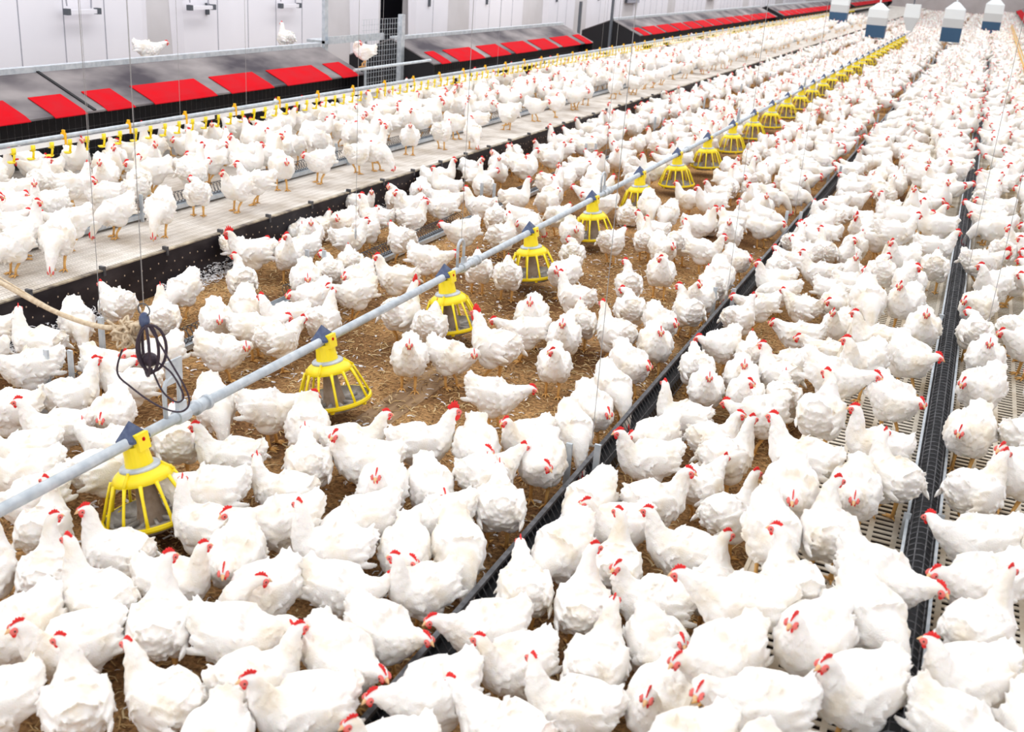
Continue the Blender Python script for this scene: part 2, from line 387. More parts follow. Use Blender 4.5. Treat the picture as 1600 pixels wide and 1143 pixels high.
f6 = [(y0_, y0_ + 1.1) for y0_ in np.arange(24.2, 90, 1.3)]
nest('nest_box', -1, 24, 92, f6, 'nest box with red flaps on the opposite side beyond the slats', [], det=False, xf=1.58)

# gap between the first two nest boxes: wire panel, post, roost rail, end tray
o = empty('mesh_panel', (-8.4, 14.35, Z_P), 'galvanised wire mesh panel with post between the first two nest boxes', 'fence panel')
mb = MB(); mb.bar((0.2, 0.35, 0), (0.2, 0.35, 1.2), 0.10, 0.07); mb.build('post', M['galv'], o)
mb = MB()
for k in range(15): mb.bar((0.2, 0.3 - k * 0.075, 0.1), (0.2, 0.3 - k * 0.075, 1.15), 0.004, 0.004)
for k in range(15): mb.bar((0.2, 0.3, 0.1 + k * 0.075), (0.2, -0.8, 0.1 + k * 0.075), 0.004, 0.004)
mb.build('wire_mesh', M['galv'], o)
mb = MB(); mb.tube([(-7.55, 12.3, 0.90), (-7.55, 14.45, 0.90)], 0.02, 8); tag(mb.build('roost_rail', M['galv']), 'round steel roost rail bridging the gap between nest boxes', 'rail')
o = empty('egg_tray', (-8.6, 12.9, 0.3), 'pale metal tray on legs behind the perched hen', 'tray')
mb = MB(); mb.box(-0.1, 0.25, 0, 1.5, 0.83, 0.87); mb.box(0.25, 0.27, 0, 1.5, 0.83, 0.93); mb.build('tray', M['galv'], o)
for yy in (0.1, 1.35):
    mb = MB(); mb.bar((0.05, yy, 0), (0.05, yy, 0.83), 0.03, 0.03); mb.build('leg', M['galv'], o)
for xx, yy, z1, lab in ((-8.45, 12.9, 1.75, 'steel upright at the rear corner of the front nest box'), (-8.6, 23.6, 1.55, 'dark steel upright between second and third nest boxes'), (-8.4, 25.3, 1.62, 'dark steel upright against the gable end of the third nest box')):
    mb = MB(); mb.box(xx, xx + 0.05, yy, yy + 0.08, Z_P, z1); tag(mb.build('steel_upright', M['latch'] if yy > 20 else M['galv']), lab, 'post')

# ------------------------------------------------------------------ drinker lines
def drinker(name, x, z, y0, y1, label, m_pipe, hw=0.017):
    r = empty(name, (x, y0, z), label, 'drinker line', 'nipple drinker lines'); Ln = y1 - y0
    mb = MB(); mb.tube([(-0.005, 0, 0.0), (-0.005, Ln, 0.0)], 0.019, 10); mb.build('steel_pipe', M['galv'], r, True)
    mb = MB(); mb.box(-hw, hw, 0, Ln, -0.046 - hw * 1.2, -0.046 + hw * 1.2); mb.build('water_pipe', m_pipe, r)
    def cup(mb, y):
        mb.tube([(0.0, y, -0.055), (0.012, y, -0.066), (0.02, y, -0.08), (0.012, y, -0.125)], 0.0075, 6)
        mb.box(-0.004, 0.024, y - 0.012, y + 0.012, -0.072, -0.026)
        mb.lathe([(0.001, 0.0), (0.02, 0.002), (0.027, 0.014), (0.024, 0.014), (0.017, 0.006), (0.001, 0.005)], 10, 0, (0.006, y - 0.012, -0.138))
    me = MB(); cup(me, 0); me = me.mesh('drinker_cup', M['yellow'], True)
    ncup = int(Ln / 0.2); rest = MB()
    for i in range(ncup):
        y = 0.1 + i * 0.2
        if i < 100: inst('drinker_cup', me, r, (0, y, 0)).scale = (1.35, 1.35, 1.1)
        elif y < 60: cup(rest, y)
    if rest.v: tag(rest.build('drinker_cup', M['yellow'], r), kind='stuff')
    mc = MB(); mc.box(-0.022, 0.02, -0.012, 0.012, -0.07, 0.03); mc.box(-0.012, 0.012, -0.009, 0.009, 0.03, 0.055); mc = mc.mesh('clip', M['yellow_dark'])
    for i in range(min(99, int(Ln / 0.78))): inst('clip', mc, r, (0, 0.12 + i * 0.78, 0))
    for i in range(int(Ln / 3)):
        mb = MB(); mb.box(-0.02, 0.02, 1.45 + i * 3, 1.52 + i * 3, -0.073, -0.027); mb.build('coupling', M['black'], r)
    return r
drinker('drinker_line', -7.1, 0.76, 4.4, 75, 'long nipple drinker line with yellow cups in front of the nest boxes', M['white_plastic'])
drinker('drinker_line', 0.98, 0.72, 12, 60, 'drinker line with amber cups far along the slats by the opposite nest box', M['yellow_dark'], 0.03)

# ------------------------------------------------------------------ feed pipe and pan feeders
PZ = 0.463
o = empty('feed_pipe', (X_PIPE, 0.5, PZ), 'long grey steel feed pipe carrying the yellow pan feeders', 'pipe')
mb = MB(); mb.tube([(0, 0, 0), (0, 49, 0)], 0.024, 14); mb.build('tube', M['galv'], o, True)
for k in range(16):
    mb = MB(); y = 3.55 + k * 2.9; mb.tube([(0, y - 0.5 - 0.04, 0), (0, y - 0.5 + 0.04, 0)], 0.031, 14)
    for a in (-0.04, 0.04): mb.tube([(0, y - 0.5 + a - 0.008, 0), (0, y - 0.5 + a + 0.008, 0)], 0.036, 14)
    c = mb.build('coupling', M['galv'], o, True)
pan_y = [3.114 + 1.447 * k for k in range(30)]
tilts = [13, 11.5, 10, 8.5, 7, 6, 5, 5, 4, 4]
def make_pan():
    r = empty('pan_feeder', (0, 0, 0), '', 'feeder')
    zz = -PZ
    mb = MB(); h = 0.050; mb.add([(-h, -h, 0.012), (h, -h, 0.012), (h, h, 0.012), (-h, h, 0.012), (0, 0, 0.088), (-h, -h, 0.0), (h, -h, 0), (h, h, 0), (-h, h, 0)], [(0, 1, 4), (1, 2, 4), (2, 3, 4), (3, 0, 4), (0, 5, 6, 1), (1, 6, 7, 2), (2, 7, 8, 3), (3, 8, 5, 0), (8, 7, 6, 5)])
    mb.build('peaked_cap', M['blue_grey'], r)
    mb = MB()                                                       # collar clamped round the pipe
    mb.lathe([(0.001, -0.02), (0.052, -0.02), (0.054, -0.06), (0.060, -0.112), (0.001, -0.112)], 20)
    mb.box(0.028, 0.059, -0.033, 0.033, -0.04, 0.034); mb.box(-0.053, -0.030, -0.030, 0.030, -0.04, 0.012)
    c = mb.build('collar', M['yellow'], r)
    mb = MB(); mb.ell((0.060, 0, 0.008), (0.004, 0.009, 0.009), nu=8, nv=6); mb.build('pin', M['flap'], c)
    mb = MB(); mb.lathe([(0.052, -0.106), (0.080, -0.108), (0.086, -0.115), (0.086, -0.124), (0.056, -0.126)], 28); mb.build('clamp_ring', M['galv'], r, True)
    cage = MB(); cage.lathe([(0.064, -0.118), (0.088, -0.124), (0.112, -0.140), (0.132, -0.168), (0.126, -0.170), (0.107, -0.146), (0.086, -0.130), (0.064, -0.125)], 36)
    for k in range(3):
        a = k * 2 * PI / 3 + 0.7
        cage.bar((0.084 * math.cos(a), 0.084 * math.sin(a), -0.118), (0.134 * math.cos(a), 0.134 * math.sin(a), -0.162), 0.012, 0.014)
    cg = cage.build('cage', M['yellow'], r, True)
    rb = MB(); rb.tube([(0.128, 0, -0.162), (0.152, 0, -0.212), (0.180, 0, -0.280), (0.198, 0, -0.332)], [0.0095, 0.0070, 0.0070, 0.0085], 6)
    rbm = rb.mesh('rib', M['yellow'], True)
    for k in range(12): inst('rib', rbm, cg, (0, 0, 0), (0, 0, 2 * PI * (k + 0.3) / 12))
    mb = MB(); prof = [(0.208, -0.326), (0.210, -0.339), (0.205, -0.348), (0.193, -0.348), (0.190, -0.334), (0.196, -0.326), (0.208, -0.326)]
    mb.lathe(prof, 44)
    for k in range(6):
        a = 2 * PI * k / 6; mb.box(0.192 * math.cos(a) - .009, 0.192 * math.cos(a) + .009, 0.192 * math.sin(a) - .009, 0.192 * math.sin(a) + .009, -0.361, -0.334)
    mb.build('rim', M['yellow'], cg)
    mb = MB(); n = 48                                                # scalloped grey pan with a raised fluted cone
    prof = [(0.192, -0.322), (0.191, -0.339), (0.174, -0.368), (0.14, -0.380), (0.03, -0.382), (0.03, -0.376), (0.07, -0.362), (0.13, -0.370), (0.166, -0.360), (0.185, -0.336), (0.186, -0.322)]
    mb.lathe(prof, n)
    mb.v = [(x * (1 + 0.03 * math.cos(8 * math.atan2(y, x))), y * (1 + 0.03 * math.cos(8 * math.atan2(y, x))), z) if z < -0.345 else (x, y, z) for x, y, z in mb.v]
    for k in range(10):
        a = 2 * PI * k / 10; mb.bar((0.05 * math.cos(a), 0.05 * math.sin(a), -0.350), (0.16 * math.cos(a), 0.16 * math.sin(a), -0.357), 0.012, 0.022)
    mb.build('pan', M['pan_grey'], r, True)
    mb = MB(); mb.lathe([(0.034, -0.12), (0.040, -0.21), (0.054, -0.31), (0.070, -0.372)], 18); mb.build('feed_tube', M['feed'], r, True)
    return r
pan = make_pan()
for i, y in enumerate(pan_y):
    r = pan if i == 0 else copy_tree(pan)
    r.location = (X_PIPE, y, PZ)
    r.rotation_euler = (0, -math.radians(tilts[i] if i < len(tilts) else 3), 0)
    r['label'] = 'yellow caged pan feeder hanging from the grey pipe, %s from the camera' % ORD[i] if i else 'large yellow caged pan feeder hanging nearest the camera on the grey pipe'
    r['group'] = 'pan feeders on the feed pipe'
# steel loop brackets that carry the pipe, each on its suspension wire
br_y = [3.36, 6.22, 9.17, 14.97, 20.8]
for i, y in enumerate(br_y):
    o = empty('pipe_bracket', (X_PIPE, y, PZ), 'steel loop bracket clamped on the feed pipe, %s from the camera' % ORD[i], 'bracket', 'brackets on the feed pipe')
    mb = MB(); pts = [(0, -0.044, 0.02), (0, -0.047, 0.12)] + [(0, 0.047 * math.cos(a), 0.155 + 0.047 * math.sin(a)) for a in np.linspace(PI, 0, 9)] + [(0, 0.047, 0.12), (0, 0.044, 0.02)]
    mb.tube(pts, 0.0105, 6); mb.build('loop', M['galv'], o, True)
    mb = MB(); mb.tube([(0, 0.02, 0), (0, 0.09, 0)], 0.034, 12); mb.box(-0.012, 0.012, 0.03, 0.08, 0.02, 0.07); mb.build('clamp', M['galv'], o)
    if i == 0:
        mb = MB(); mb.box(-0.004, 0.004, -0.03, 0.07, 0.17, 0.28); mb.build('plate', M['galv'], o)

# ------------------------------------------------------------------ trough feeders
def helix(x, z, y0, y1, r, pitch, th, n=10):
    k = int((y1 - y0) / pitch * n)
    return [(x + r * math.cos(2 * PI * i / n), y0 + i * pitch / n, z + 0.95 * r * math.sin(2 * PI * i / n)) for i in range(k)]
def trough(name, x, z0, y0, y1, label, kind, posts, ph):
    r = empty(name, (x, y0, z0), label, 'feeder'); Ln = y1 - y0
    w = {'coil': 0.085, 'tent': 0.10, 'arch': 0.105}[kind]; h = {'coil': 0.035, 'tent': 0.06, 'arch': 0.075}[kind]
    mb = MB(); mb.box(-w / 2, w / 2, 0, Ln, 0.02, 0.026); mb.box(-w / 2 - .004, -w / 2, 0, Ln, 0.02, h + .02); mb.box(w / 2, w / 2 + .004, 0, Ln, 0.02, h + .02)
    mb.build('channel', M['galv'] if kind == 'coil' else M['black'], r)
    g = MB()
    if kind == 'coil':
        for seg in range(int(Ln / 3.05)):
            a = seg * 3.05 + 0.1
            if a > 24: break
            g.tube(helix(0, 0.105, a, a + 2.8, 0.054, 0.042 if a < 9 else 0.07, 0.002, 8), 0.003, 4)
    elif kind == 'tent':
        y = 0.0; st = 0.045
        while y < Ln:
            for s in (-1, 1): g.bar((s * 0.080, y, 0.05), (s * 0.008, y, 0.165), 0.0035, 0.0035)
            y += st if y < 14 else 0.09
        for s in (-1, 1):
            for q in (0.0, 0.5, 1.0): g.bar((s * (0.080 - 0.072 * q), 0, 0.05 + 0.115 * q), (s * (0.080 - 0.072 * q), Ln, 0.05 + 0.115 * q), 0.004, 0.004)
        g.box(-0.011, 0.011, 0, Ln, 0.162, 0.178)
    else:
        y = 0.0
        while y < Ln:
            g.tube([(0.05 * math.cos(a), y, 0.09 + 0.05 * math.sin(a)) for a in np.linspace(0, PI, 9)], 0.003, 4)
            y += 0.048 if y < 10 else 0.08
        for a in (0.5, 1.2, 1.94, 2.64): g.bar((0.05 * math.cos(a), 0, 0.09 + 0.05 * math.sin(a)), (0.05 * math.cos(a), Ln, 0.09 + 0.05 * math.sin(a)), 0.004, 0.004)
    g.build('wire_grill', M['dark_steel'], r)
    if kind == 'arch':
        for s in (-1, 1):
            mb = MB(); mb.box(s * 0.062 - .006, s * 0.062 + .006, 0, Ln, 0.082, 0.096); mb.build('rail', M['galv'], r)
    for y in posts:
        for s in (-1, 1):
            mb = MB(); mb.bar((s * (w / 2 + 0.012), y - y0 + s * 0.03, -0.0), (s * (w / 2 + 0.012), y - y0 + s * 0.03, ph), 0.014, 0.03, up=(1, 0, 0)); mb.build('leg', M['galv'], r)
    return r
trough('trough_feeder', X_TA, 0.0, 2.9, 46, 'low trough feeder with wire coil on the litter beside the platform board', 'coil', [3.95] + [6.42 + 3.05 * k for k in range(13)], 0.33)
trough('trough_feeder', X_TB, 0.0, 1.2, 50, 'dark trough feeder under a tent of wire mesh, on litter beside the slats', 'tent', [4.42 + 3.02 * k for k in range(14)], 0.30)
trough('trough_feeder', X_TC, Z_P, 1.5, 48, 'dark trough feeder under arched wires on the cream slat floor', 'arch', [4.3 + 3.05 * k for k in range(14)], 0.12)
trough('trough_feeder', X_TD, Z_P, 3.0, 46, 'low trough feeder with wire coil on the raised dusty platform', 'coil', [3.3 + 3.05 * k for k in range(14)], 0.22)

# hoppers hanging at the far end of the feeders
def hopper(x, y, z0, w, h, blue, label):
    r = empty('feed_hopper', (x, y, z0), label, 'hopper', 'feed hoppers far along the house')
    d = w * 0.42; w2 = w / 2
    def frus(a, b, za, zb, m, nm):
        mb = MB(); mb.add([(-a, -d, za), (a, -d, za), (a, d, za), (-a, d, za), (-b, -d * b / w2 if b < w2 else -d, zb), (b, -d * b / w2 if b < w2 else -d, zb), (b, d * b / w2 if b < w2 else d, zb), (-b, d * b / w2 if b < w2 else d, zb)],
                          [(3, 2, 1, 0), (4, 5, 6, 7), (0, 1, 5, 4), (1, 2, 6, 5), (2, 3, 7, 6), (3, 0, 4, 7)]); mb.build(nm, m, r)
    if blue:
        frus(w2 * 0.97, w2, 0, h * 0.36, M['hopper_blue'], 'base'); frus(w2, w2, h * 0.36, h * 0.58, M['hopper_feed'], 'feed_level'); frus(w2, w2, h * 0.58, h * 0.82, M['hopper'], 'bin'); frus(w2, w2 * 0.22, h * 0.82, h, M['hopper'], 'lid')
    else:
        frus(w2 * 0.35, w2, 0, h * 0.5, M['hopper_feed'], 'funnel'); frus(w2, w2 * 0.95, h * 0.5, h, M['hopper'], 'bin')
    mb = MB(); mb.tube([(0, 0, h - 0.02), (0, 0, 4.4 - z0)], 0.03, 6); mb.build('drop_tube', M['hopper'] if blue else M['latch'], r)
hopper(-6.2, 50.5, 0.45, 0.74, 1.4, True, 'milky feed hopper with blue base above the raised platform, nearest the nest boxes')
hopper(X_TA + 0.3, 44, 0.35, 0.70, 1.25, True, 'milky feed hopper with blue base over the coil trough line')
hopper(X_PIPE - .1, 49, 0.5, 0.62, 1.05, False, 'grey funnel hopper at the far end of the yellow pan line')
hopper(X_TB + 0.1, 45, 0.38, 0.72, 1.45, True, 'milky feed hopper with blue base over the wire tent trough')
hopper(X_TC - 0.1, 54, 0.4, 0.78, 1.6, True, 'milky feed hopper with blue base over the slat floor trough')

# suspension wires
def wire(x, y, z0, label, r=0.0019, top=4.4, dx=0, dy=0):
    mb = MB(); mb.tube([(x, y, z0), (x + dx, y + dy, top)], r, 5)
    return tag(mb.build('suspension_wire', M['wire']), label, 'wire', 'suspension wires')
wire(X_TA - .05, 4.32, 0.22, 'thin suspension wire dropping to the coil trough by the winch bundle')
for i, y in enumerate((7.15, 8.35, 9.4, 12.25, 15.9, 21.0)):
    wire(-7.1, y, 0.78, 'thin suspension wire holding the drinker line, %s from the camera' % ORD[i])
wire(X_TA, 6.98, 0.3, 'thin suspension wire ending in a hook above the coil trough')
wire(X_PIPE, 6.22, 0.66, 'thin suspension wire above the second pipe bracket')
wire(X_PIPE, 9.17, 0.66, 'thin suspension wire above the third pipe bracket')
wire(X_PIPE, 14.97, 0.66, 'thin suspension wire above the fourth pipe bracket')
wire(X_TB, 4.55, 0.25, 'thin suspension wire to the first leg pair of the wire tent trough')
wire(X_TB, 7.55, 0.25, 'thin suspension wire to the second leg pair of the wire tent trough')
wire(X_TB, 10.5, 0.25, 'thin suspension wire to the third leg pair of the wire tent trough')
wire(X_TC + .05, 8.0, 0.42, 'thin suspension wire rising from the trough on the slat floor')
wire(0.35, 7.0, 0.32, 'thin suspension wire rising from the slats beyond the slat trough')
mb = MB(); mb.ell((X_TA, 6.98, 0.34), (0.008, 0.012, 0.05)); tag(mb.build('wire_hook', M['galv']), 'small steel hook at the lower end of a wire over the coil trough', 'hook')
mb = MB(); mb.bar((X_TA - .05, 4.32, 0.15), (X_TA - .05, 4.32, 0.40), 0.02, 0.03); tag(mb.build('wire_weight', M['galv']), 'slim steel tensioner on the wire beside the studded board', 'tensioner')

# winch bundle over the pipe
wx, wy = -2.88, 3.125
o = empty('hanging_pulley', (wx, wy, 1.013), 'blue pulley block hanging above the first yellow feeder with looped cable', 'pulley')
mb = MB(); mb.ell((0, 0, 0), (0.022, 0.022, 0.035)); mb.build('block', M['blue_grey'], o, True)
mb = MB(); mb.tube([(0.03 * math.cos(a), 0.0, 0.045 + 0.026 * math.sin(a)) for a in np.linspace(0, 2 * PI, 14)][:-1], 0.003, 6, close=True); mb.build('shackle', M['dark_steel'], o)
mb = MB()
for rr, ox, oz, tl in ((0.085, 0.015, -0.12, 0.1), (0.092, 0.0, -0.125, -0.35), (0.08, 0.03, -0.115, 0.5)):
    mb.tube([(ox + 0.5 * rr * math.cos(a), tl * rr * math.cos(a), oz + 1.25 * rr * math.sin(a)) for a in np.linspace(0, 2 * PI, 22)][:-1], 0.0065, 6, close=True)
mb.ell((0.0, 0.02, -0.175), (0.035, 0.03, 0.03)); mb.build('rubber_loop', M['cable'], o)
wire(wx, wy, 1.07, 'thin suspension wire carrying the blue pulley block')
def loopy(pts, n=60):
    pts = np.array(pts, float); k = len(pts); out = []
    P = np.vstack([2 * pts[0] - pts[1], pts, 2 * pts[-1] - pts[-2]])
    for i in range(k - 1):
        a, b, c, d = P[i:i + 4]
        for t in np.linspace(0, 1, max(3, n // k), endpoint=False):
            out.append(0.5 * (2 * b + (c - a) * t + (2 * a - 5 * b + 4 * c - d) * t * t + (3 * b - a - 3 * c + d) * t ** 3))
    out.append(pts[-1]); return np.array(out)
mb = MB(); mb.tube(loopy([(-3.741, wy, 1.051), (-3.428, wy, 0.971), (-3.239, wy, 0.942), (-3.078, wy, 0.942), (-2.936, wy, 0.980), (-2.898, wy, 0.994)]), 0.011, 7); mb.tube(loopy([(-3.741, wy + .02, 1.061), (-3.409, wy + .02, 0.961), (-3.220, wy + .02, 0.926), (-3.030, wy + .02, 0.952), (-2.888, wy + .01, 1.013)]), 0.004, 5)
tag(mb.build('sagging_rope', M['rope'], smooth=True), 'tan rope sagging across to the blue pulley block', 'rope')
pts = []
for i in range(46):
    a = i * 1.9; pts.append((wx - 0.10 + 0.075 * math.cos(a) * (0.6 + 0.4 * math.sin(i * 2.3)), wy + 0.04 * math.sin(a * 1.3), 0.935 + 0.05 * math.sin(a + i * 0.7) + 0.015 * math.cos(i)))
mb = MB(); mb.tube(loopy(pts, 260), 0.0055, 5); tag(mb.build('rope_bundle', M['rope'], smooth=True), 'tangled bundle of tan rope hanging beside the blue pulley block', 'rope')
mb = MB(); mb.tube(loopy([(wx + .02, wy, 0.994), (wx + 0.10, wy, 0.890), (wx + 0.19, wy + .02, 0.720), (wx + 0.17, wy, 0.653), (wx + 0.05, wy, 0.649), (wx - 0.09, wy, 0.701), (wx - 0.16, wy, 0.758), (wx - 0.10, wy, 0.909), (wx - 0.04, wy, 0.985)], 80), 0.0042, 6)
mb.tube(loopy([(wx + 0.02, wy + .03, 0.833), (wx + 0.10, wy + .03, 0.795), (wx + 0.155, wy + .03, 0.710), (wx + 0.12, wy + .03, 0.672), (wx + 0.05, wy + .03, 0.701), (wx - .005, wy + .03, 0.795)], 60), 0.0042, 6)
tag(mb.build('cable_coil', M['cable'], smooth=True), 'dark cable hanging in loose loops below the blue pulley block', 'cable')

# half buried board in the litter
mb = MB(); mb.box(-2.815, -2.61, 4.45, 5.7, -0.01, 0.0035); tag(mb.build('buried_board', M['wood']), 'worn board half buried in bare litter behind the first feeders', 'board')
# straw on the litter, down against the board
def strips(n, xr, yr, l, w, zmax, name, ms, label, keep=None):
    P = np.c_[rng.uniform(*xr, n), rng.uniform(*yr, n), rng.uniform(0.001, zmax, n)]
    if keep is not None: P = P[keep(P)]
    n = len(P); a = rng.uniform(0, 2 * PI, n); ln = rng.uniform(*l, n); wd = rng.uniform(*w, n); el = rng.normal(0, 0.16, n)
    d = np.c_[np.cos(a), np.sin(a), np.abs(el)] * ln[:, None] * 0.5; s = np.c_[-np.sin(a), np.cos(a), rng.normal(0, .4, n)] * wd[:, None] * 0.5
    b = np.c_[rng.normal(0, .12, n), rng.normal(0, .12, n), np.full(n, .10)] * ln[:, None]
    lift = np.c_[np.zeros(n), np.zeros(n), np.full(n, .0018)]
    V = np.stack([P - d - s, P - d + s, P + b - s, P + b + s, P + d - s, P + d + s, P - d + lift, P + b + lift * 1.5, P + d + lift], 1)
    V[:, :, 2] = np.maximum(V[:, :, 2], 0.0006)
    base = (np.arange(n) * 9)[:, None, None]
    F = np.array([[0, 2, 7, 6], [2, 4, 8, 7], [6, 7, 3, 1], [7, 8, 5, 3]])[None] + base
    me = bpy.data.meshes.new(name); me.from_pydata(V.reshape(-1, 3).tolist(), [], F.reshape(-1, 4).tolist())
    for m in ms: me.materials.append(m)
    me.polygons.foreach_set('material_index', np.repeat(rng.integers(0, len(ms), n), 4).astype(np.int32))
    return tag(inst(name, me), label, kind='stuff')
strips(26000, (-5.1, -0.48), (1.2, 9.5), (0.015, 0.06), (0.003, 0.007), 0.010, 'straw', [M['straw_a'], M['straw_b'], M['straw_b'], M['straw_c'], M['straw_b']], 'loose chopped straw strewn over the brown litter')
strips(1900, (-4.2, -1.5), (2, 10), (0.010, 0.050), (0.004, 0.014), 0.008, 'loose_feathers', [M['down']], 'small white feathers shed on the brown litter')
strips(9000, (-5.13, -4.98), (3.0, 9.5), (0.01, 0.045), (0.004, 0.010), 0.11, 'feather_down', [M['down']], 'white down and dust gathered along the foot of the studded board', keep=lambda P: (P[:, 2] < 0.10 * (1 - (P[:, 0] + 5.13) / 0.16)) & (np.sin(P[:, 1] * 3.1) + np.sin(P[:, 1] * 7.7) > -0.6))

# ------------------------------------------------------------------ hens
def crom(A, n):
    A = np.array(A, float); k = len(A); P = np.vstack([2 * A[0] - A[1], A, 2 * A[-1] - A[-2]]); out = []
    for i in range(k - 1):
        a, b, c, d = P[i:i + 4]
        for t in np.linspace(0, 1, n, endpoint=False):
            out.append(0.5 * (2 * b + (c - a) * t + (2 * a - 5 * b + 4 * c - d) * t * t + (3 * b - a - 3 * c + d) * t ** 3))
    out.append(A[-1]); return np.array(out)
# stations: x, z, half width, half height.  body (tail to chest) then neck and head per pose
BODY = [(-.190, .322, .012, .010), (-.164, .300, .038, .030), (-.130, .266, .076, .064), (-.08, .232, .108, .096), (-.02, .210, .122, .110), (.04, .207, .119, .109), (.090, .226, .094, .090)]
NECK = {
    's': [(.132, .272, .060, .060), (.150, .318, .040, .042), (.160, .352, .031, .034), (.178, .377, .027, .028), (.200, .381, .021, .021), (.217, .378, .012, .012)],
    'a': [(.122, .285, .060, .060), (.130, .340, .040, .043), (.133, .388, .030, .033), (.146, .420, .027, .029), (.168, .426, .021, .021), (.186, .423, .012, .012)],
    'l': [(.142, .246, .064, .064), (.180, .270, .044, .046), (.212, .290, .034, .035), (.240, .303, .028, .028), (.262, .301, .021, .021), (.278, .295, .012, .012)],
    'p': [(.145, .200, .064, .066), (.190, .160, .044, .047), (.222, .115, .033, .035), (.240, .078, .027, .028), (.248, .054, .021, .021), (.252, .037, .012, .012)],
    'r': [(.125, .262, .064, .062), (.135, .298, .044, .046), (.142, .325, .034, .036), (.160, .345, .028, .028), (.182, .347, .021, .021), (.198, .343, .012, .012)],
    'b': [(.126, .275, .062, .060), (.128, .312, .044, .044), (.112, .340, .033, .034), (.078, .350, .027, .027), (.052, .344, .021, .021), (.035, .338, .012, .012)],
}
def pose_stations(pose, turn):
    body = [list(p) for p in BODY]
    if pose == 'p':
        for p in body: p[1] += -0.24 * p[0] + 0.0
        neck = [list(p) for p in NECK['p']]
    else:
        neck = [list(p) for p in NECK[pose]]
        if pose == 'a':
            for p in body: p[1] += 0.10 * p[0] + 0.008
        if pose == 'l':
            for p in body: p[1] -= 0.06 * p[0]
    st = body + neck
    yaw = [0.0] * len(st); off = [0.0] * len(st)
    nb = len(body)
    th = {'': 0, 'L': 1, 'R': -1}[turn]
    if pose == 'b':                      # head turned back over the shoulder
        for k, (yy, oo) in enumerate(((.35, .012), (.9, .035), (1.6, .060), (2.3, .075), (2.6, .088), (2.7, .095))):
            yaw[nb + k] = yy; off[nb + k] = oo
    elif th:
        px, amt = neck[1][0], (0, .15, .5, .95, 1.0, 1.0)
        for k in range(1, 6):
            yaw[nb + k] = th * amt[k]; r = neck[k][0] - px
            a = th * amt[k] * 0.95; off[nb + k] = r * math.sin(a); neck[k][0] = px + r * math.cos(a); st[nb + k] = neck[k]
    if pose != 'r':                      # stand clear of the ground on long shanks; a pecking head still reaches down
        for k, p in enumerate(st): p[1] += 0.030 if not (pose == 'p' and k >= nb) else 0.030 * (0.6, .3, .1, 0, 0, 0)[k - nb]
    if pose == 'r':
        for p in st: p[1] -= 0.088
        for p in body: p[2] *= 1.08
    return [(p[0], o, p[1], p[2], p[3], y) for p, o, y in zip(st, off, yaw)], nb

def frames(st, n):
    A = crom(st, n); P = A[:, :3]; rw = np.abs(A[:, 3]); rh = np.abs(A[:, 4]); yaw = A[:, 5]
    T = np.gradient(P, axis=0); T /= np.linalg.norm(T, axis=1)[:, None]
    S = np.c_[-np.sin(yaw), np.cos(yaw), 0 * yaw]; S -= T * np.sum(S * T, 1)[:, None]; S /= np.linalg.norm(S, axis=1)[:, None]
    U = np.cross(T, S)
    return P, rw, rh, T, S, U
def loft(mb, fr, n):
    P, rw, rh, T, S, U = fr; k = len(P); vs = []
    for i in range(k):
        for j in range(n):
            a = 2 * PI * j / n; vs.append(P[i] + S[i] * rw[i] * math.cos(a) + U[i] * rh[i] * math.sin(a))
    fs = [(i * n + j, i * n + (j + 1) % n, (i + 1) * n + (j + 1) % n, (i + 1) * n + j) for i in range(k - 1) for j in range(n)]
    fs += [tuple(range(n - 1, -1, -1)), tuple((k - 1) * n + j for j in range(n))]
    mb.add(vs, fs)
def feather(mb, p, d, nrm, ln, wd, curl, th=0.0035):
    d = d / np.linalg.norm(d); w = np.cross(nrm, d); w /= np.linalg.norm(w) + 1e-9; nn = np.cross(d, w); vs = []
    for u, pr in ((0, .35), (.3, .85), (.62, 1.0), (.88, .7), (1.0, .15)):
        c = p + d * ln * u + nn * curl * ln * u * u
        for a in range(6):
            t = 2 * PI * a / 6; vs.append(c + w * wd * .5 * pr * math.cos(t) + nn * th * (1.1 - .5 * u) * math.sin(t))
    fs = [(i * 6 + j, i * 6 + (j + 1) % 6, i * 6 + 6 + (j + 1) % 6, i * 6 + 6 + j) for i in range(4) for j in range(6)] + [(5, 4, 3, 2, 1, 0), (24, 25, 26, 27, 28, 29)]
    mb.add(vs, fs)
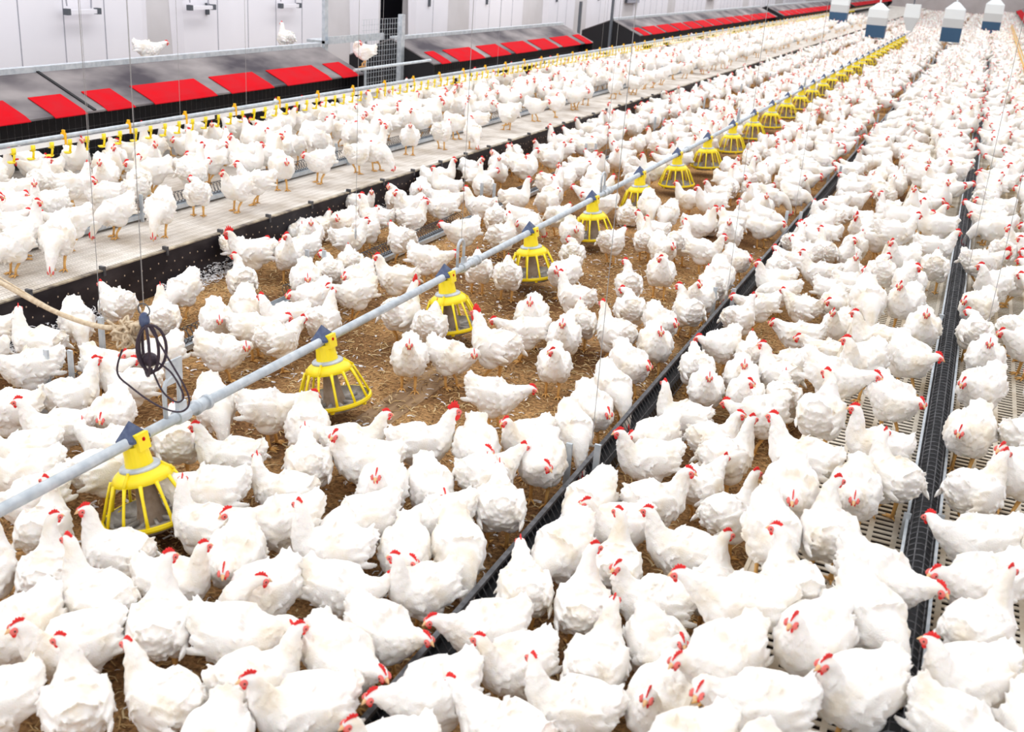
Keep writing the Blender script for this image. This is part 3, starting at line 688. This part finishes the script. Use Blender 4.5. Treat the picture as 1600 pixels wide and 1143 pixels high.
def hen_parts(pose, turn, rooster=False):
    """plumage shapes, then the bare parts, for one posture"""
    rs = np.random.default_rng(sum(map(ord, pose + turn)) * 7 + 5)
    st, nb = pose_stations(pose, turn)
    fr = frames(st, 5); P, rw, rh, T, S, U = fr; k = len(P); ib = (nb - 1) * 5
    dz = -0.088 if pose == 'r' else 0.030
    mb = MB(); loft(mb, fr, 18)
    for s in (-1, 1):                                     # thighs and folded wings
        mb.ell((-.005, s * .058, .135 + dz), (.078, .054, .056 if pose != 'r' else .045), nu=12, nv=8)
        sl = math.radians(10 + (12 if pose == 'p' else 0))
        Rw = np.array([[math.cos(sl), 0, -math.sin(sl)], [0, 1, 0], [math.sin(sl), 0, math.cos(sl)]])
        zb = .232 + dz
        mb.ell((-.024, s * .096, zb), (.100, .030, .070), Rw, nu=16, nv=10)
        for j in range(18):                               # wing feathers in three rows
            row, q = divmod(j, 6); x = .045 - q * .021 - row * .036; z = zb + .050 - row * .040
            feather(mb, np.array((x, s * (.113 + .004 * (1 - abs(row - 1))), z)), np.array((-1, -s * .30, .02 - .03 * q)), np.array((-.2, s, .1)), .060 + .004 * q, .040, -.10, .004)
    for j in range(9):                                    # short tail fan
        a = (j - 4) / 4.0
        feather(mb, P[8] + S[8] * .042 * a + U[8] * .012, -T[5] + S[5] * .30 * a + U[5] * (.18 - .25 * abs(a)), U[5] + S[5] * .6 * a, .080 - .02 * abs(a) + rs.uniform(-.012, .012), .034, .06, .005)
    def plume(i, a, ln, wd, out, drop, curl, th=.004, sk=.2):
        n = S[i] * math.cos(a) / rw[i] + U[i] * math.sin(a) / rh[i]; n /= np.linalg.norm(n)
        p = P[i] + S[i] * rw[i] * math.cos(a) + U[i] * rh[i] * math.sin(a) - n * .005
        q = P[i - 2] + S[i - 2] * rw[i - 2] * math.cos(a) + U[i - 2] * rh[i - 2] * math.sin(a) - p; q /= np.linalg.norm(q)
        n = n - q * (n @ q); n /= np.linalg.norm(n)
        d = q + n * out + np.array((0, 0, -drop)) + S[i] * rs.normal(0, sk)
        feather(mb, p, d, n, ln, wd, curl, th)
    for _ in range(340):                                  # body plumage
        plume(int(rs.integers(6, ib + 6)), rs.uniform(0, 2 * PI), rs.uniform(.034, .055), rs.uniform(.026, .042), rs.uniform(.02, .14), .12, rs.uniform(-.12, .06))
    for _ in range(60):                                   # looser fluff at rump and thighs
        plume(int(rs.integers(6, 15)), rs.uniform(PI * .95, PI * 2.05), rs.uniform(.034, .052), rs.uniform(.020, .032), rs.uniform(.10, .26), .25, rs.uniform(-.1, .1), .005)
    for _ in range(80):                                   # hackle on the neck
        plume(int(rs.integers(ib + 2, k - 13)), rs.uniform(0, 2 * PI), rs.uniform(.03, .045), rs.uniform(.012, .018), .08, .05, 0, .0028, .05)
    # head frame
    i = k - 8; hc = P[i]; F, Sd, Up = T[k - 4], S[i], U[i]
    F = F - Up * 0.0; Up = np.cross(F, Sd); R = np.c_[F, Sd, Up]
    g = 1.25 if rooster else 1.0
    bare = MB()
    if pose != 'r':
        for s in (-1, 1):
            y = s * .046; x0 = .012 + (.02 if s > 0 else -.015)
            bare.tube([(0.0, y, .165), (-.014, y, .105), (x0 - .006, y, .058), (x0, y, .010)], [.018, .0125, .0095, .0105], 8, 1)
            for tx, ty in ((.056, .0), (.044, .030), (.044, -.030), (-.028, .002)):
                bare.tube([(x0, y, .010), (x0 + tx * .5, y + ty * .6, .011), (x0 + tx, y + ty, .004)], [.0078, .0062, .0030], 6, 1)
    for s in (-1, 1):
        bare.ell(hc + F * .014 + Sd * s * .0165 * 1 + Up * .002, (.017 * g, .009, .014 * g), R, 2, 10, 7)
        bare.ell(hc + F * .013 + Sd * s * .0245 + Up * .005, (.0042, .0025, .0042), R, 3, 8, 6)
    tip = P[-1] + F * .020 - Up * .006
    bare.tube([P[-1] - F * .010, P[-1] + F * .004, tip], [.0115, .0085, .0012], 8, 4)
    comb = MB(); h = .0125 * (3.2 if rooster else 1.0); n = 5; o = P[-2] + Up * .008 - F * .002; top = []; bot = []
    for q in range(4 * n + 1):
        u = q / (4 * n); sp = abs(math.sin(u * n * PI)) ** .7
        env = math.sin(PI * min(1, .14 + u * .80)) ; up = hc + Up * .020
        b = o * (1 - u) + (hc - F * .022 + Up * .018) * u if not rooster else o * (1 - u) + (hc - F * .034 + Up * .012) * u
        b = b + Up * .012 * math.sin(PI * u); bot.append(b - Up * .006); top.append(b + Up * (h * env * (.35 + .65 * sp) + .003) - F * u * .014 * g)
    t = .0032 * g; m = len(bot)
    vs = [v + Sd * t for v in bot] + [v + Sd * t * .6 for v in top] + [v - Sd * t for v in bot] + [v - Sd * t * .6 for v in top]; fs = []
    for q in range(m - 1):
        fs += [(q, q + 1, m + q + 1, m + q), (2 * m + q, 3 * m + q, 3 * m + q + 1, 2 * m + q + 1), (m + q, m + q + 1, 3 * m + q + 1, 3 * m + q), (q, 2 * m + q, 2 * m + q + 1, q + 1)]
    fs += [(0, m, 3 * m, 2 * m), (m - 1, 3 * m - 1, 4 * m - 1, 2 * m - 1)[::1]]
    comb.add(vs, fs)
    wat = []
    for s in (-1, 1):
        w = MB(); sc = 2.0 if rooster else 1.0
        w.ell(P[-1] - F * .008 - Up * (.013 + .008 * sc) + Sd * s * .007, (.009 * sc, .0045, .013 * sc), R, 0, 10, 7); wat.append(w)
    return mb, bare, comb, wat
SUB = {}
def remesh(mb, vox, keep=None, smooth=9):
    me = mb.mesh('plumage', M['feather']); ob = bpy.data.objects.new('plumage', me); C.objects.link(ob)
    a = ob.modifiers.new('r', 'REMESH'); a.mode = 'VOXEL'; a.voxel_size = vox
    if smooth: b = ob.modifiers.new('s', 'SMOOTH'); b.factor = .5; b.iterations = smooth
    if keep: c = ob.modifiers.new('d', 'DECIMATE'); c.ratio = keep
    dg = bpy.context.evaluated_depsgraph_get(); ev = ob.evaluated_get(dg); m2 = ev.to_mesh()
    nv = len(m2.vertices); v = np.empty(nv * 3, np.float32); m2.vertices.foreach_get('co', v)
    f = [tuple(p.vertices) for p in m2.polygons]
    ev.to_mesh_clear(); bpy.data.objects.remove(ob); bpy.data.meshes.remove(me)
    return v.reshape(-1, 3), f
HEN_MATS = [M['feather'], M['shank'], M['skin'], M['eye'], M['beak'], M['comb']]
def hen_mesh(key, vox=0.0048, keep=None, joined=False):
    pose, turn, roo = key
    mb, bare, comb, wat = hen_parts(pose, turn, roo)
    v, f = remesh(mb, vox, keep)
    out = MB(); out.v = [tuple(map(float, p)) for p in v]; out.f = f; out.mi = [0] * len(f)
    def app(b, mi=None): out.add(b.v, b.f); out.mi[-len(b.f):] = b.mi if mi is None else [mi] * len(b.f)
    app(bare)
    if joined: app(comb, 5); [app(w, 5) for w in wat]
    me = out.mesh('hen', HEN_MATS, True)
    return me, (None if joined else comb.mesh('comb', M['comb'], True)), (None if joined else [w.mesh('wattle', M['comb'], True) for w in wat])
PROTO = {}
def proto(po):
    pose, turn = po[0], po[1:]; roo = pose in 'RQ'
    if roo: pose = {'R': 's', 'Q': 'l'}[pose]
    k = (pose, turn, roo)
    if k not in PROTO: PROTO[k] = hen_mesh(k)
    return PROTO[k]

HENS = "-3.04 2.40 0 121 a;-2.84 2.50 0 125 aR;-2.54 2.44 0 170 a;-2.71 2.72 0 185 aL;-2.39 2.67 0 12 a;-2.29 2.91 0 297 l;-2.24 2.43 0 124 aR;-1.97 2.51 0 21 l;-2.64 2.19 0 272 l;-2.41 2.20 0 245 s;-2.85 2.13 0 291 s;-1.79 2.36 0 61 s;-2.06 2.75 0 257 b;-1.99 3.13 0 209 a;-2.02 3.39 0 229 p;-2.08 3.68 0 290 s;-1.75 3.29 0 293 l;-1.75 3.59 0 220 p;-1.56 3.40 0 307 p;-1.56 3.09 0 240 a;-1.56 2.79 0 346 l;-1.59 2.57 0 337 l;-1.83 2.94 0 5 l;-1.24 2.98 0 224 l;-1.19 3.59 0 257 p;-0.98 3.28 0 105 a;-0.96 3.61 0 102 aL;-0.75 3.85 0 181 s;-0.75 3.43 0 192 sL;-0.65 3.17 0 308 s;-0.38 2.81 1 241 l;-0.56 3.64 0 100 a;-0.64 4.26 0 58 a;-0.38 3.11 1 192 l;-0.23 2.63 1 201 l;-1.22 3.28 0 119 l;-0.82 2.99 0 93 s;-1.07 2.85 0 237 s;-1.24 2.56 0 238 l;-1.99 2.15 0 171 s;-2.20 2.00 0 139 s;-1.56 2.30 0 224 s;-1.23 2.26 0 237 a;-0.81 2.72 0 193 s;-0.56 2.86 0 268 s;-0.38 2.36 1 233 l;-2.43 1.88 0 244 l;-0.96 2.50 0 166 l;-1.70 2.04 0 294 s;-0.38 3.65 1 297 p;0.02 3.52 1 330 l;0.02 3.25 1 308 p;-0.26 3.34 1 119 s;-0.14 3.02 1 251 s;0.02 2.84 1 233 s;0.34 4.00 1 210 l;0.35 3.67 1 223 l;0.35 3.37 1 63 a;0.57 3.57 1 93 s;-0.08 5.33 1 308 l;-0.10 4.69 1 187 a;-0.01 4.40 1 127 s;-0.14 4.17 1 273 l;-0.38 4.35 1 164 s;-0.38 4.90 1 87 s;-0.67 5.79 0 100 l;-0.38 4.02 1 279 l;-0.19 3.76 1 104 s;0.32 5.74 1 245 l;0.28 5.08 1 257 l;0.55 5.16 1 41 s;0.32 4.44 1 57 s;0.48 4.73 1 237 s;0.32 3.07 1 221 s;0.31 2.81 1 336 l;0.56 9.41 1 230 s;0.28 8.59 1 36 Q;0.33 10.25 1 218 l;0.30 11.31 1 62 s;0.37 7.97 1 236 s;0.28 7.36 1 246 l;0.34 6.30 1 269 s;0.28 6.76 1 94 l;0.51 6.99 1 64 s;-0.69 12.39 0 75 a;-1.12 10.75 0 173 s;-0.76 10.50 0 253 R;-1.24 9.58 0 74 s;-0.74 9.40 0 277 a;-0.88 8.65 0 179 s;-0.64 8.78 0 277 a;-0.38 7.86 1 98 l;-0.27 8.29 1 239 s;-0.03 8.26 1 91 l;-0.17 7.65 1 274 s;-0.16 7.11 1 255 s;-0.85 7.64 0 150 l;-0.64 7.77 0 275 l;-0.38 6.99 1 286 p;-0.56 7.28 0 258 s;-0.77 6.97 0 183 l;-0.25 6.28 1 182 s;-0.02 6.66 1 272 s;-0.29 5.77 1 245 s;-0.72 6.40 0 234 l;-0.97 6.38 0 105 l;-0.05 6.01 1 299 l;-1.56 4.73 0 305 p;-1.56 5.02 0 309 l;-1.56 5.38 0 314 p;-1.59 5.79 0 314 l;-1.73 4.51 0 246 s;-1.56 4.29 0 282 l;-1.56 3.80 0 116 l;-1.73 4.03 0 66 l;-1.11 5.21 0 187 a;-1.10 5.69 0 285 s;-0.96 6.00 0 282 s;-0.87 5.68 0 275 s;-1.17 4.87 0 250 l;-1.12 4.60 0 211 s;-0.90 5.02 0 50 s;-0.78 4.81 0 56 a;-1.23 4.03 0 258 p;-0.97 4.20 0 48 sR;-1.05 3.89 0 227 s;-0.83 4.49 0 72 l;-0.74 5.43 0 231 l;-2.15 4.17 0 48 R;-2.44 4.02 0 43 s;-2.27 3.87 0 211 s;-2.71 4.03 0 305 p;-2.50 3.72 0 128 l;-2.45 3.46 0 191 s;-2.29 3.22 0 230 l;-1.91 3.82 0 313 l;-1.90 4.27 0 296 l;-2.10 4.92 0 8 l;-2.76 5.16 0 297 s;-2.57 5.33 0 355 l;-3.00 4.12 0 32 l;-3.15 3.59 0 134 l;-3.27 4.02 0 321 p;-2.84 3.59 0 200 s;-2.70 3.25 0 210 Q;-2.56 3.05 0 177 a;-3.72 3.41 0 212 s;-3.63 3.68 0 300 l;-4.06 3.43 0 225 a;-3.66 3.16 0 236 s;-3.50 3.01 0 235 s;-3.39 3.42 0 191 l;-3.25 3.21 0 76 s;-3.31 2.88 0 256 l;-3.09 2.73 0 120 s;-3.95 3.73 0 83 s;-3.81 4.01 0 213 s;-4.62 4.16 0 188 a;-4.40 3.90 0 228 l;-4.76 4.59 0 324 p;-4.10 4.13 0 352 l;-4.78 4.95 0 159 l;-3.95 4.37 0 263 l;-4.67 5.44 0 276 p;-4.38 4.91 0 133 s;-4.10 5.08 0 314 l;-4.48 5.84 0 137 s;-4.10 5.37 0 304 p;-4.79 6.38 0 217 R;-3.73 4.66 0 8 l;-3.81 5.07 0 34 l;-4.63 7.94 0 187 a;-4.79 7.67 0 270 l;-4.46 7.21 0 55 s;-4.80 7.18 0 304 s;-4.55 6.51 0 305 a;-4.63 6.81 0 250 l;-4.10 6.07 0 307 l;-4.10 6.37 0 126 l;-4.10 6.67 0 128 l;-4.60 8.49 0 252 s;-4.38 8.13 0 70 s;-4.85 9.18 0 296 l;-4.10 7.46 0 145 l;-4.38 8.73 0 219 l;-4.10 8.98 0 178 s;-3.77 8.63 0 117 l;-3.80 7.98 0 248 l;-3.64 7.06 0 2 l;-3.82 6.32 0 275 l;-3.59 6.48 0 184 s;-3.67 6.03 0 244 l;-3.84 5.75 0 264 l;-3.78 5.36 0 229 s;-3.53 5.42 0 102 s;-3.57 4.99 0 81 l;-3.16 5.78 0 91 R;-2.91 5.71 0 107 l;-2.37 5.99 0 214 l;-2.38 5.55 0 160 R;-3.22 7.08 0 118 l;-2.96 7.05 0 114 l;-2.78 7.97 0 108 l;-3.03 8.61 0 299 l;-2.63 8.53 0 79 l;-2.94 9.98 0 108 r;-2.76 10.10 0 294 p;-2.52 9.94 0 270 p;-2.16 10.11 0 104 r;-2.33 11.20 0 220 s;-2.00 11.61 0 40 l;-1.87 10.48 0 258 s;-1.80 9.45 0 274 s;-2.18 8.56 0 305 l;-2.11 8.86 0 85 s;-1.87 8.73 0 358 s;-1.56 8.65 0 311 l;-1.99 7.84 0 289 s;-2.12 7.42 0 114 sL;-2.33 6.83 0 158 s;-2.62 7.34 0 258 l;-2.11 6.02 0 284 s;-2.12 6.36 0 113 l;-1.99 5.55 0 292 s;-2.44 6.27 0 286 s;-1.84 6.25 0 143 s;-1.92 6.82 0 111 l;-1.65 6.66 0 310 l;-1.56 6.21 0 293 s;-1.56 7.03 0 127 sL;-1.56 7.74 0 113 l;-1.56 8.06 0 292 p;-1.56 7.41 0 261 s;-1.21 7.09 0 70 s;-1.15 7.47 0 215 l;-1.19 6.45 0 249 l;-1.15 8.13 0 216 s;-1.23 5.99 0 112 l;-0.76 6.11 0 139 s;-5.53 4.84 1 270 p;-5.40 5.09 1 303 p;-5.67 5.48 1 258 l;-5.67 5.91 1 259 p;-5.45 6.14 1 297 p;-5.61 6.77 1 131 l;-5.05 7.40 0 308 r;-5.05 7.72 0 95 r;-5.05 8.35 0 359 s;-5.58 8.50 1 261 l;-5.54 9.10 1 81 l;-5.48 9.37 1 355 p;-5.65 10.39 1 299 s;-5.53 10.93 1 96 l;-5.28 11.25 1 313 p;"
birds = []
for rec in HENS.strip(';').split(';'):
    x, y, z, hd, po = rec.split(); birds.append([float(x), float(y), Z_P if z == '1' else 0.0, math.radians(float(hd)), po])
n_hand = len(birds)
# some heads turned, so the repeats differ
for i, b in enumerate(birds):
    if b[4] in ('s', 'a', 'l') and i % 3: b[4] += 'LR'[i % 2] if i % 3 == 1 else ''
# birds on the nest roof, on the roost rail and in the gap
birds += [[-8.72, 9.75, 0.99, 0.75, 'l'], [-8.80, 12.55, 0.96, 2.6, 'a'], [-7.55, 12.55, 0.92, -2.7, 'b']]
for i in range(7): birds.append([-7.5 + 0.28 * (i % 2), 13.1 + i * 0.26, Z_P, [0.3, -1.2, 2.0, 1.0, -0.4, 2.6, 0.8][i], 'slals'[i % 5]])
roost0 = len(birds)
# fill the rest of each strip of floor at the density of the crowd
GRID = {}
def near_free(x, y, z, need, hx, hy):
    gx, gy = int(x // .4), int(y // .4)
    for a in (-1, 0, 1):
        for c in (-1, 0, 1):
            for q in GRID.get((gx + a, gy + c), ()):
                dx, dy = x - q[0], y - q[1]; d = math.hypot(dx, dy)
                if d < .36:
                    if d < 1e-5: return False
                    ux, uy = dx / d, dy / d
                    r = 0
                    for c2 in (abs(ux * hx + uy * hy), abs(ux * q[2] + uy * q[3])): r += math.sqrt((.175 * c2) ** 2 + (.105 ** 2) * (1 - c2 * c2))
                    if d < r * need: return False
    return True
def put(b): GRID.setdefault((int(b[0] // .4), int(b[1] // .4)), []).append((b[0], b[1], math.cos(b[3]), math.sin(b[3])))
for b in birds: put(b)
def cam_y(x, y, z):
    c = [x * RX[k] + y * RY[k] + (z - CAM_H) * RZ[k] for k in range(3)]
    return (800 + 1652.15 * c[0] / c[2], 521 + 1652.15 * c[1] / c[2]) if c[2] > .3 else (-999, 9999)
fr_ = random.Random(5)
def bare_ground(x, y):
    """the open litter around the pans, and the free edge of the slat platform"""
    if X_PIPE - .15 < x < X_TB - .15 and y < 7.6: return True
    if X_PIPE - .22 < x < X_PIPE + .40 and y < 22: return True
    if X_PIPE - .18 < x < X_PIPE + .30 and y < 46: return True
    if X_TA < x < X_TB and y < 10.5: return fr_.random() < 0.45 + .3 * (y < 8.5)
    if X_TA < x < X_PIPE and y < 8: return fr_.random() < 0.5
    return False
POOL = ['s', 's', 'sL', 'sR', 'a', 'aL', 'aR', 'l', 'l', 'lL', 'p', 'lR', 'b', 'l']
STRIPS = [(-7.45, -5.42, 3.6, 60, Z_P, 30.0), (-5.02, -4.40, 3.0, 95, 0, 26.0), (-4.08, -1.58, 2.2, 95, 0, 26.0), (-1.25, -.53, 2.0, 95, 0, 30.0), (-.41, 0.02, 2.2, 95, Z_P, 30.0), (.30, 2.6, 2.6, 95, Z_P, 30.0)]
fill = []
for (x0, x1, ya, yb, z, dens) in STRIPS:
    y = ya
    while y < yb:
        step = .5; tries = int((x1 - x0) * step * dens * (1.0 if y < 40 else .7))
        for _ in range(tries):
            x = fr_.uniform(x0, x1); yy = y + fr_.uniform(0, step); px, py = cam_y(x, yy, z + .2)
            if not (-380 < px < 2050 and py < 1400): continue
            if z == Z_P and x < -5 and abs(x - X_TD) < .13: continue
            if z == Z_P and x < -7.05 and 1: 
                if fr_.random() < .35: continue
            if yy < 46 and z == 0 and bare_ground(x, yy): continue
            if -20 < px < 1620 and 400 < py < 1050 and z == 0 and not (py < 560 and px > 1120): continue
            if px < 1620 and 620 < py < 1050 and z and x > -1: continue
            if z == Z_P and -6.0 < x < -5 and fr_.random() < (0.75 if x > -5.75 else .3): continue
            hd = fr_.uniform(-PI, PI); po = fr_.choice(POOL)
            if abs(x - X_TB) < .42 and fr_.random() < .7: hd = (0 if x < X_TB else PI) + fr_.gauss(0, .5); po = fr_.choice('pl')
            if z and x > -1 and fr_.random() < .6: hd = (0 if x < X_TC else PI) + fr_.gauss(0, .5); po = fr_.choice(['p', 'l', 'l', 's'])
            if not near_free(x, yy, z, 0.93, math.cos(hd), math.sin(hd)): continue
            b = [x, yy, z, hd, po]; put(b); fill.append(b)
        y += step
def dist(b): return math.hypot(b[0], b[1])
def in_view(b):
    px, py = cam_y(b[0], b[1], b[2] + .2); return -30 < px < 1630 and -10 < py < 1190
def prominence(b): return dist(b) + (0 if in_view(b) else 50)
fill.sort(key=prominence)
n_single = 300
singles = [b for b in birds if in_view(b)][:n_single]
singles += fill[:max(0, n_single - len(singles))]
crowd = fill[max(0, n_single - len([b for b in birds if in_view(b)])):]

# wording that singles out each bird
POSE_W = {'R': 'standing', 'Q': 'stretching forward', 's': 'standing', 'a': 'standing tall', 'l': 'stretching forward', 'p': 'pecking down', 'r': 'squatting', 'b': 'looking back'}
def zone_w(b):
    x, z = b[0], b[2]
    if z > 1.0: return 'on the nest box roof'
    if z > .7: return 'perched on the roost rail'
    if z > .1 and x < -5: return 'on the raised dusty platform'
    if z > .1: return 'on cream slats beside the arched trough' if x < X_TC else 'on the far right cream slats'
    if x < X_TA: return 'between studded board and coil trough'
    if x < X_PIPE: return 'between coil trough and feed pipe'
    if x < X_TB: return 'on litter between feed pipe and wire tent'
    return 'between wire tent trough and slat edge'
def dir_w(b):
    x, y, z = b[:3]; p0 = cam_y(x, y, z + .2); p1 = cam_y(x + .1 * math.cos(b[3]), y + .1 * math.sin(b[3]), z + .2)
    a = math.degrees(math.atan2(-(p1[1] - p0[1]), p1[0] - p0[0])) % 360
    return 'right' if a < 35 or a > 325 else 'away' if a < 145 else 'left' if a < 215 else 'camera'
seen = {}
singles.sort(key=dist)
for b in singles:
    bird = 'big-combed white rooster' if b[4][0] in 'RQ' else 'white hen'
    pose = POSE_W[b[4][0]]
    d = dir_w(b); face = {'right': 'facing right', 'left': 'facing left', 'away': 'seen from behind', 'camera': 'facing camera'}[d]
    k = (bird, pose, face, zone_w(b)); seen[k] = seen.get(k, 0) + 1
    q = seen[k] - 1
    lead = 'nearest ' if q == 0 else ORD[q] + '-nearest '
    b.append(lead + bird + ' ' + pose + ', ' + face + ', ' + zone_w(b))
for i, b in enumerate(singles):
    x, y, z, hd, po, lab = b
    body, comb, wat = proto(po)
    roo = po[0] in 'RQ'
    s = (1.08 if roo else 1.0) * (0.81 + 0.09 * ((i * 37) % 17) / 16)
    o = inst('rooster' if roo else 'hen', body, None, (x, y, z), (0, 0, hd)); o.scale = (s, s, s)
    tag(o, lab, 'rooster' if roo else 'hen', 'white chickens in the poultry house')
    inst('comb', comb, o)
    for w in wat: inst('wattle', w, o)

# the rest of the flock, too many to count: one object
keys = [('s', '', False), ('a', '', False), ('l', '', False), ('p', '', False), ('s', 'L', False), ('a', 'R', False), ('b', '', False)]
kidx = {'s': 0, 'sL': 4, 'sR': 0, 'a': 1, 'aL': 1, 'aR': 5, 'l': 2, 'lL': 2, 'lR': 2, 'p': 3, 'b': 6, 'r': 0}
def arrays(me):
    me.calc_loop_triangles(); n = len(me.vertices); v = np.empty(n * 3, np.float32); me.vertices.foreach_get('co', v)
    t = np.empty(len(me.loop_triangles) * 3, np.int32); me.loop_triangles.foreach_get('vertices', t)
    mi = np.empty(len(me.loop_triangles), np.int32); me.loop_triangles.foreach_get('material_index', mi)
    return v.reshape(-1, 3), t.reshape(-1, 3), mi
def simple(key, nst, ring):
    """a light bird for the far end"""
    st, nb = pose_stations(*key[:2]); fr = frames(st, nst); mb = MB(); loft(mb, fr, ring)
    P, rw, rh, T, S, U = fr
    for s in (-1, 1): mb.bar((.01, s * .045, 0), (.0, s * .045, .13), .016, .016, 1)
    mb.ell(P[-1 - nst] + U[-1 - nst] * .016, (.02, .012, .022), None, 5, 5, 4)
    return arrays(mb.mesh('far_hen', HEN_MATS, True))
LODS = []
for lim, fn in ((14.5, lambda k: arrays(hen_mesh(k, .0075, .22, True)[0])), (26, lambda k: arrays(hen_mesh(k, .0085, .09, True)[0])), (48, lambda k: simple(k, 2, 8)), (999, lambda k: simple(k, 1, 6))):
    LODS.append((lim, [fn(k) for k in keys]))
VV, TT, MI = [], [], []; base = 0
for b in crowd:
    d = dist(b)
    v, t, mi = next(l for lim, l in LODS if d < lim)[kidx[b[4]]]
    s = fr_.uniform(.83, .92); c, sn = math.cos(b[3]) * s, math.sin(b[3]) * s
    w = np.empty_like(v); w[:, 0] = b[0] + v[:, 0] * c - v[:, 1] * sn; w[:, 1] = b[1] + v[:, 0] * sn + v[:, 1] * c; w[:, 2] = b[2] + v[:, 2] * s
    VV.append(w); TT.append(t + base); MI.append(mi); base += len(v)
VV = np.vstack(VV); TT = np.vstack(TT).astype(np.int32); MI = np.concatenate(MI)
me = bpy.data.meshes.new('hen_flock'); me.vertices.add(len(VV)); me.vertices.foreach_set('co', VV.ravel())
me.loops.add(TT.size); me.loops.foreach_set('vertex_index', TT.ravel()); me.polygons.add(len(TT))
me.polygons.foreach_set('loop_start', np.arange(0, TT.size, 3, dtype=np.int32)); me.polygons.foreach_set('loop_total', np.full(len(TT), 3, np.int32))
for m in HEN_MATS: me.materials.append(m)
me.polygons.foreach_set('material_index', MI); me.polygons.foreach_set('use_smooth', np.ones(len(TT), bool)); me.update(); me.validate()
tag(inst('hen_flock', me), 'dense flock of white hens crowding the house into the distance', kind='stuff')
print('birds', len(singles), 'crowd', len(crowd), 'tris', len(TT))
